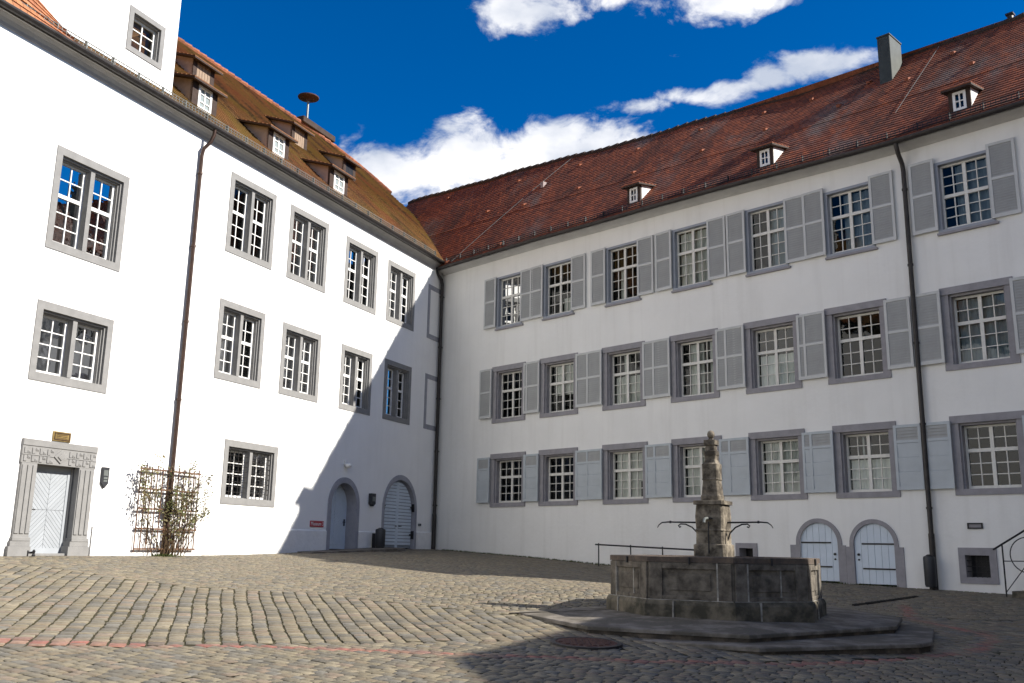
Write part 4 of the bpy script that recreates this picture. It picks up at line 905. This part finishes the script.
for x1, z1, z0, x0 in ((1.45, 2.05, 1.35, .6), (1.2, 1.55, 1.0, .5), (1.05, 1.05, .5, .35), (-1.12, 1.95, 1.3, -.5), (-1.2, 1.5, 1.0, -.4), (-.6, 2.2, 1.2, -.3), (.55, 2.2, 1.3, .3), (1.0, 1.9, 1.0, .4), (-.85, 2.05, 1.0, -.35)):
    pts = [(x0 + (x1 - x0) * k / 7, -.06 - .14 * k / 7, z0 + (z1 - z0) * (k / 7) ** .8) for k in range(8)]; m.tube(pts, [.009 - .0009 * k for k in range(8)], 5, cap=False); tips += pts[2:] * 2
m.build('stem', M['stem'], t)
m = MB()
for k in range(215):
    x, y, z = random.choice(tips)
    if z < .9 and random.random() < .6: continue
    for q in range(random.randint(4, 13)):
        x1 = x + random.gauss(0, .055); y1 = min(-.03, y + random.gauss(-.03, .04)); z1 = z + random.gauss(0, .06); a = Vector((random.gauss(0, 1), random.gauss(0, 1), random.gauss(0, .6))).normalized(); b_ = a.orthogonal().normalized(); l = random.uniform(.022, .046)
        c0 = Vector((x1, y1, z1)); m.add([c0, c0 + a * l + b_ * l * .6, c0 + a * l * 2, c0 + a * l - b_ * l * .6], [(0, 1, 2, 3)])
m.build('foliage', M['leaf'], t)
def tuft(n, fpos, h, name='weeds'):
    m = MB()
    for k in range(n):
        x, y = fpos(); z = g1(x, y) - .02; a = random.uniform(0, 6.28); l = h * random.uniform(.5, 1.2); wv = .012
        m.add([(x - wv * math.cos(a), y - wv * math.sin(a), z), (x + wv * math.cos(a), y + wv * math.sin(a), z), (x + random.gauss(0, .03), y + random.gauss(0, .03), z + l)], [(0, 1, 2)])
    return m
def pos1(): q = Lw(-13.05 + random.gauss(0, .16), -.12 - abs(random.gauss(0, .09))); return q
tag(tuft(300, pos1, .07).build('grass_tuft', M['moss'], None, W0), 'low green cushion of weeds at the foot of the rose', 'weeds', kind='stuff')
def pos2(): q = Rw(random.uniform(.6, 8.5) if random.random() < .7 else random.uniform(8, 16.5), -abs(random.gauss(0, .07)) - .02); return q
tag(tuft(1500, pos2, .06).build('weeds', M['moss'], None, W0), 'thin line of weeds along the foot of the shaded wall', 'weeds', kind='stuff')

# ramp in front of the arched door
q = [Lw(-7.9, -.06), Lw(-3.35, -.06), Lw(-3.35, -.75), Lw(-3.9, -1.15), Lw(-7.9, -.5)]
zz = [g1(*p) + h for p, h in zip(q, (.015, .06, .07, .09, .012))]
tag(MB().slab(q, [-1.2] * 5, zz).build('ramp', M['step'], None, W0), kind='structure')
# drain channel
q0, q1 = np.array((6.34, 17.84)), np.array((8.37, 19.75)); d = (q1 - q0) / np.linalg.norm(q1 - q0); nn = np.array((-d[1], d[0])) * .022
t = empty('drain_channel', (*q0, g1(*q0)), 0, 'narrow dark iron drain channel in the setts right of the fountain', 'drain')
m = MB(); mm = MB(); k = 22
for j in range(k):
    a, b_ = q0 + d * (2.7 * j / k), q0 + d * (2.7 * (j + .62) / k)
    pts = [a - nn, b_ - nn, b_ + nn, a + nn]; m.slab([(x - q0[0], y - q0[1]) for x, y in pts], -.05, [g1(x, y) - g1(*q0) + .022 for x, y in pts])
m.build('grating', M['darkmetal'], t); pts = [q0 - nn * 1.3, q0 + d * 2.7 - nn * 1.3, q0 + d * 2.7 + nn * 1.3, q0 + nn * 1.3]
mm.slab([(x - q0[0], y - q0[1]) for x, y in pts], -.1, [g1(x, y) - g1(*q0) + .005 for x, y in pts]); mm.build('trough', M['iron'], t)
# cover in the setts
p = (.96, 11.87); t = empty('manhole_cover', (*p, g1(*p)), 0, 'round rusty manhole cover in the setts in front of the fountain step', 'manhole cover')
ring, disc, rel = MB(), MB(), MB(); gx, gy = (g1(p[0] + .3, p[1]) - g1(p[0] - .3, p[1])) / .6, (g1(p[0], p[1] + .3) - g1(p[0], p[1] - .3)) / .6
ring.lathe([(.44, -.06), (.44, .012), (.38, .012), (.38, -.06)], 32, cap=False); disc.lathe([(.375, -.06), (.375, .008)], 32)
for a in range(-4, 5):
    for b_ in range(-4, 5):
        if a * a + b_ * b_ < 17: rel.box(a * .078 - .026, a * .078 + .026, b_ * .078 - .026, b_ * .078 + .026, .008, .018)
for q in (ring, disc, rel): q.v = [(x, y, z + gx * x + gy * y) for x, y, z in q.v]
ring.build('ring', M['darkmetal'], t); join(disc.build('lid', M['rust'], t), rel.build('lid_pattern', M['rust']))

# ------------------------------------------------------------------ handrail at the wall
m = MB(); t_s = (8.05, 9.2, 10.28, 11.35)
p0 = Rw(8.25, -.8); t = empty('handrail', (*p0, g1(*p0)), AR, 'low black iron handrail by the shaded wall behind the fountain', 'handrail')
gb = g1(*p0); ztop = lambda s: lerp(s, [8.0, 11.5], [.12, .005]) - gb
MB().tube([(-.12, 0, ztop(8)), (3.5, 0, ztop(11.5))], .022, 8).build('rail', M['iron'], t)
for s_ in t_s: gq = g1(*Rw(s_ + .2, -.8)) - gb; MB().tube([(s_ - 8.05, 0, gq - .1), (s_ - 8.05, 0, ztop(s_) + .04)], .018, 8).build('post', M['iron'], t)

# stairs with scroll railing at the right edge
p0 = Rw(18.98, -.75); gb = g1(*p0) - .05; t = empty('stair', (*p0, gb), AR, 'short dark stone stair rising along the shaded wall at the right edge', 'stair')
for k in range(9): MB().box(.14 + k * .27, 3.4, 0, .74, .165 * k, .165 * (k + 1) - .004).build('step', M['fstone2'], t, bevel=.01)
t = empty('stair_railing', (*p0, gb), AR, 'black wrought-iron railing with a scrolled ring on the stone stair', 'railing')
sl = .165 / .27; tz = lambda x, h: max(0, x * sl) + h
MB().tube([(-.16, .05, tz(-.16, 1.08) - .1), (3.3, .05, tz(3.3, 1.08))], .02, 8).build('rail', M['iron'], t)
for x in (.02, 1.15, 2.3, 3.3): MB().tube([(x, .05, 0 if x < .1 else tz(x, .0)), (x, .05, tz(x, 1.08))], .016, 8).build('post', M['iron'], t)
for x in (.52, 1.72, 2.8):
    c0 = (x, .05, tz(x, .56)); MB().tube([(c0[0] + (.36) * math.cos(a), .05, c0[2] + .36 * math.sin(a)) for a in np.linspace(0, 2 * math.pi, 33)], .011, 6).build('scroll', M['iron'], t)
    MB().tube([(x - .5, .062, tz(x - .5, .12)), (x + .5, .062, tz(x + .5, .80))], .010, 6).tube([(x - .5, .038, tz(x - .5, .74)), (x + .5, .038, tz(x + .5, .14))], .010, 6).tube([(x, .05, c0[2] - .0), (x, .05, c0[2] + .001)], .05, 10).build('brace', M['iron'], t)

# ------------------------------------------------------------------ fountain
FX, FY = 3.68, 17.2; va = math.atan2(FX, FY)
BS = S * KF
t = empty('fountain', (FX * KF, FY * KF, -1.09 * KF), 0, 'octagonal weathered stone fountain with a tall carved column and iron spouts', 'fountain')
def fz(z): return z + 1.09
ph = math.radians(189) - va
def octo(R, k): a = ph + k * math.pi / 4; return np.array((R * math.cos(a), R * math.sin(a)))
Rb = 1.825
MB().lathe([(Rb + .10, fz(-1.3)), (Rb + .10, fz(-.86)), (Rb + .07, fz(-.80)), (Rb + .02, fz(-.78)), (Rb - .3, fz(-.78))], 8, ph=ph, cap=False).build('basin_base', M['fstone2'], t)
basin = MB().lathe([(Rb, fz(-.79)), (Rb, fz(-.19)), (Rb - .26, fz(-.19)), (Rb - .28, fz(-.9))], 8, ph=ph, cap=False).build('basin', M['fstone'], t)
pn, mo = MB(), MB()
for k in range(8):
    a, b_ = octo(Rb, k), octo(Rb, k + 1); e = b_ - a; L_ = np.linalg.norm(e); e = e / L_; nrm = np.array((e[1], -e[0]))
    def P(s, z, o): q = a + e * s + nrm * o; return (q[0], q[1], fz(z))
    def bar(mb_, s0, s1, z0, z1, o0, o1): mb_.add([P(s0, z0, o0), P(s1, z0, o0), P(s1, z1, o0), P(s0, z1, o0), P(s0, z0, o1), P(s1, z0, o1), P(s1, z1, o1), P(s0, z1, o1)], [(0, 1, 2, 3), (4, 7, 6, 5), (0, 4, 5, 1), (1, 5, 6, 2), (2, 6, 7, 3), (3, 7, 4, 0)])
    bar(pn, .02, .24, -.785, -.2, -.05, .035); bar(pn, L_ - .24, L_ - .02, -.785, -.2, -.05, .035)      # corner piers
    bar(pn, .24, L_ - .24, -.30, -.2, -.05, .032); bar(pn, .24, L_ - .24, -.785, -.72, -.05, .032)
    bar(pn, .36, L_ - .36, -.64, -.38, -.05, .014)                                                     # raised field
    bar(mo, .235, .26, -.785, -.2, -.01, .0375) if k % 2 == 0 else bar(mo, L_ - .26, L_ - .235, -.785, -.2, -.01, .0375)
    if k % 3 != 1: bar(mo, L_ * .62, L_ * .62 + .025, -.72, -.3, -.01, .0175)
    bar(mo, .0, L_, -.80, -.782, .0, .045)
    bar(mo, L_ * .3, L_ * .3 + .028, -1.08, -.80, .02, .104 * 1.0)
join(basin, pn.build('panel', M['fstone'], None, bevel=.008)); join(basin, mo.build('mortar', M['mortar']))
MB().lathe([(Rb + .035, fz(-.19)), (Rb + .03, fz(-.175)), (Rb + .03, fz(-.11)), (Rb + .015, fz(-.10)), (Rb - .26, fz(-.095)), (Rb - .27, fz(-.19))], 8, ph=ph, cap=False).build('basin_rim', M['rim'], t)
for k in range(8):
    q = (octo(Rb + .05, k) + octo(Rb + .05, k + 1)) / 2; MB().lathe([(.018, fz(-.22)), (.018, fz(-.11))], 8, (q[0], q[1])).build('rim_clamp', M['iron'], t)
MB().lathe([(0.01, fz(-.26)), (Rb - .25, fz(-.26))], 8, ph=ph, cap=False).build('water', M['water'], t)
# column: chamfered square, lofted
pr = [(.30, -.9), (.30, -.10), (.315, -.04), (.325, .03), (.30, .10), (.255, .12), (.25, .34), (.262, .35), (.262, .37), (.25, .385), (.262, .60), (.245, .80), (.24, .82), (.285, .825), (.285, .895), (.17, .905), (.172, .985), (.158, 1.01), (.150, 1.12), (.135, 1.27), (.148, 1.285), (.148, 1.30), (.142, 1.31), (.145, 1.575), (.118, 1.60), (.096, 1.66), (.104, 1.735), (.112, 1.745), (.112, 1.82), (.085, 1.835), (.086, 1.92), (.110, 1.935), (.110, 2.025), (.05, 2.035), (.035, 2.065)]
pr = [(h if z > .11 else min(h, .292), z if z < .2 else .2 + (z - .2) * .972) for h, z in pr]
m = MB(); base = 0; ang0 = -va - math.radians(18)
for h, z in pr:
    c_ = h * .14; ring = [(-h + c_, -h), (h - c_, -h), (h, -h + c_), (h, h - c_), (h - c_, h), (-h + c_, h), (-h, h - c_), (-h, -h + c_)]
    m.v += [(x * math.cos(ang0) - y * math.sin(ang0), x * math.sin(ang0) + y * math.cos(ang0), fz(z)) for x, y in ring]
for i in range(len(pr) - 1):
    for k in range(8): m.f.append((i * 8 + k, i * 8 + (k + 1) % 8, (i + 1) * 8 + (k + 1) % 8, (i + 1) * 8 + k))
m.f.append(tuple((len(pr) - 1) * 8 + k for k in range(8)))
col_ = m.build('column', M['pstone'], t)
MB().lathe([(.03, fz(2.005)), (.048, fz(2.025)), (.066, fz(2.055)), (.070, fz(2.085)), (.060, fz(2.125)), (.035, fz(2.15)), (.01, fz(2.158))], 18).build('finial', M['pstone'], col_, smooth='all')
def spout(a, drop):
    ca_, sa_ = math.cos(a), math.sin(a)
    def Q(r, z): return (r * ca_, r * sa_, fz(z - .05))
    m = MB().tube([Q(.2, .545), Q(.86, .555), Q(.98, .545), Q(1.04, .50), Q(1.07, .45)], [.016, .014, .012, .010, .007], 8)
    m.tube([Q(.80, .555), Q(.83, .556)], .024, 8)
    sp = m.build('spout', M['iron'], t)
    pts = [Q(.25, .23), Q(.30, .36), Q(.40, .46), Q(.52, .515), Q(.62, .52), Q(.66, .49), Q(.64, .46), Q(.61, .475)]
    MB().tube(pts, .013, 6).build('bracket', M['iron'], sp)
for k in (0, 2): spout(ang0 + math.pi / 2 * k, 0)
for k in (1, 3):
    a = ang0 + math.pi / 2 * k; q = lambda r, z: (r * math.cos(a), r * math.sin(a), fz(z))
    sp = MB().tube([q(.2, .56), q(.40, .56), q(.50, .54), q(.52, .48)], .024, 8).build('spout', M['zinc'], t); MB().lathe([(.07, -.01), (.075, .01), (.03, .03)], 12).build('mask', M['iron'], sp).location = tuple(c_ * BS for c_ in q(.27, .56))
    MB().tube([q(.27, .5), q(.30, .3), q(.29, .12), q(.30, -.05)], .012, 6).build('waste_pipe', M['iron'], sp)
# steps under the fountain
BS = S
def stp(poly, zs, zb_, name, inner=None):
    P = [(x * KF, y * KF, z * KF) for (x, y), z in zip(poly, zs)]; n = len(P); m = MB()
    ins = lambda x, y, d: (FX * KF + (x - FX * KF) * (1 - d / math.hypot(x - FX * KF, y - FY * KF)), FY * KF + (y - FY * KF) * (1 - d / math.hypot(x - FX * KF, y - FY * KF)))
    q = MB(); q.v = [(*ins(x, y, .035), zb_) for x, y, z in P] + [(*ins(x, y, .035), z - .05) for x, y, z in P] + [(x, y, z - .048) for x, y, z in P]
    q.f = [(r * n + i, r * n + (i + 1) % n, (r + 1) * n + (i + 1) % n, (r + 1) * n + i) for i in range(n) for r in (0, 1)]
    m.v = [(x, y, z - .048) for x, y, z in P] + P; m.f = [(i, (i + 1) % n, n + (i + 1) % n, n + i) for i in range(n)]
    cx, cy = FX * KF, FY * KF
    m.v += [(cx + (x - cx) * .42, cy + (y - cy) * .42, (inner or -1.27) * KF) for x, y, z in P]
    m.f += [(n + i, n + (i + 1) % n, 2 * n + (i + 1) % n, 2 * n + i) for i in range(n)] + [tuple(range(2 * n, 3 * n))]
    tag(join(m.build(name, M['step'], None, W0, bevel=.012), q.build('riser', M['riser'], None, W0)), kind='structure')
stp([(.02, 17.0), (.10, 17.31), (1.22, 14.88), (3.48, 14.04), (6.42, 16.1), (7.25, 17.9), (6.7, 19.9), (4.2, 21), (1.2, 20.2)], [-1.12, -1.12, -1.15, -1.17, -1.16, -1.14, -1.08, -1.05, -1.06], -1.9, 'fountain_platform', -1.02)
stp([(.9, 15.0), (3.46, 13.42), (6.1, 14.45), (6.4, 14.75), (7.45, 17.05), (7.6, 18.6), (5, 19), (1.5, 18)], [-1.30, -1.285, -1.285, -1.28, -1.27, -1.25, -1.25, -1.28], -1.95, 'fountain_step', -1.27)

# ------------------------------------------------------------------ siren on the ridge
q = Lw(.25, 6.9); zb_ = zl(6.9)
t = empty('roof_siren', (*q, zb_), 0, 'dark mushroom-shaped siren on a pole on the golden roof ridge', 'siren')
MB().tube([(0, 0, -.1), (0, 0, 1.25)], .045, 10).build('pole', M['zinc'], t)
MB().lathe([(.06, 1.18), (.10, 1.28), (.30, 1.30), (.44, 1.33), (.45, 1.37), (.30, 1.44), (.12, 1.47), (.08, 1.55), (.02, 1.56)], 28).build('horn', M['rust'], t, smooth=True)

# ------------------------------------------------------------------ the court's right-hand side, outside the frame: it throws the foreground shade
M['ochre'] = mat('grey_ochre_plaster', (.34, .31, .26), .9, .2, var=.08, scale=.7, bump=.3, bscale=6, streak=.25)
t = empty('neighbour_wing', (13.6, 0, -1.6), 0, 'grey ochre neighbouring wing with a broad gable closing the court on the right', 'building')
gp = [(3.2, -1), (11.2, -1), (11.2, 9.75), (7.6, 10.95), (3.2, 9.6)]
m = MB(); n_ = len(gp); m.v = [(0, y, z) for y, z in gp] + [(9, y, z) for y, z in gp]; m.f = [tuple(range(n_)), tuple(range(2 * n_ - 1, n_ - 1, -1))] + [(i, (i + 1) % n_, n_ + (i + 1) % n_, n_ + i) for i in range(n_)]
m.box(.3, 9, -14, 3.2, -1, 9.6); m.build('wall', M['ochre'], t)
m = MB()
for (ya, za), (yb, zb2) in (((11.35, 9.72), (7.6, 10.98)), ((7.6, 10.98), (3.0, 9.57))): m.add([(-.12, ya, za), (9, ya, za), (9, yb, zb2), (-.12, yb, zb2), (-.12, ya, za + .1), (9, ya, za + .1), (9, yb, zb2 + .1), (-.12, yb, zb2 + .1)], [(0, 1, 2, 3), (4, 7, 6, 5), (0, 4, 5, 1), (1, 5, 6, 2), (2, 6, 7, 3), (3, 7, 4, 0)])
m.add([(.0, -14.2, 9.55), (.0, 3.1, 9.55), (4.6, 3.1, 12.6), (4.6, -14.2, 12.6), (9.2, 3.1, 9.55), (9.2, -14.2, 9.55)], [(0, 1, 2, 3), (3, 2, 4, 5), (1, 4, 2), (0, 3, 5)]); m.build('roof', M['dtileR'], t)
for zz in (2.2, 5.0, 7.4):
    for yy, xo in [(-12, .3), (-8.5, .3), (-5, .3), (-1.5, .3), (1.4, .3), (5.2, 0), (7.6, 0), (10, 0)]:
        wn = MB().box(xo - .04, xo + .03, yy - .7, yy + .7, zz, zz + .15).box(xo - .04, xo + .03, yy - .7, yy + .7, zz + 1.55, zz + 1.7).box(xo - .03, xo + .03, yy - .7, yy - .55, zz + .15, zz + 1.55).box(xo - .03, xo + .03, yy + .55, yy + .7, zz + .15, zz + 1.55).build('window', M['lime2'], t)
        MB().box(xo - .02, xo + .01, yy - .55, yy + .55, zz + .15, zz + 1.55).build('pane', M['water'], wn)
t = empty('gatehouse', (13.5, 11.2, -1.2), 0, 'low gatehouse joining the two wings at the right', 'building')
MB().box(0, 3, .02, 6.4, -1, 7.2).build('wall', M['ochre'], t)
MB().add([(-.2, .02, 7.18), (-.2, 6.4, 7.18), (1.5, 6.4, 8.0), (1.5, .02, 8.0), (3.2, 6.4, 7.18), (3.2, .02, 7.18)], [(0, 1, 2, 3), (3, 2, 4, 5), (1, 4, 2), (0, 3, 5)]).build('roof', M['dtileR'], t)
MB().box(-.05, .02, 2.0, 4.4, -.2, 3.0).build('gate', M['wood'], t)
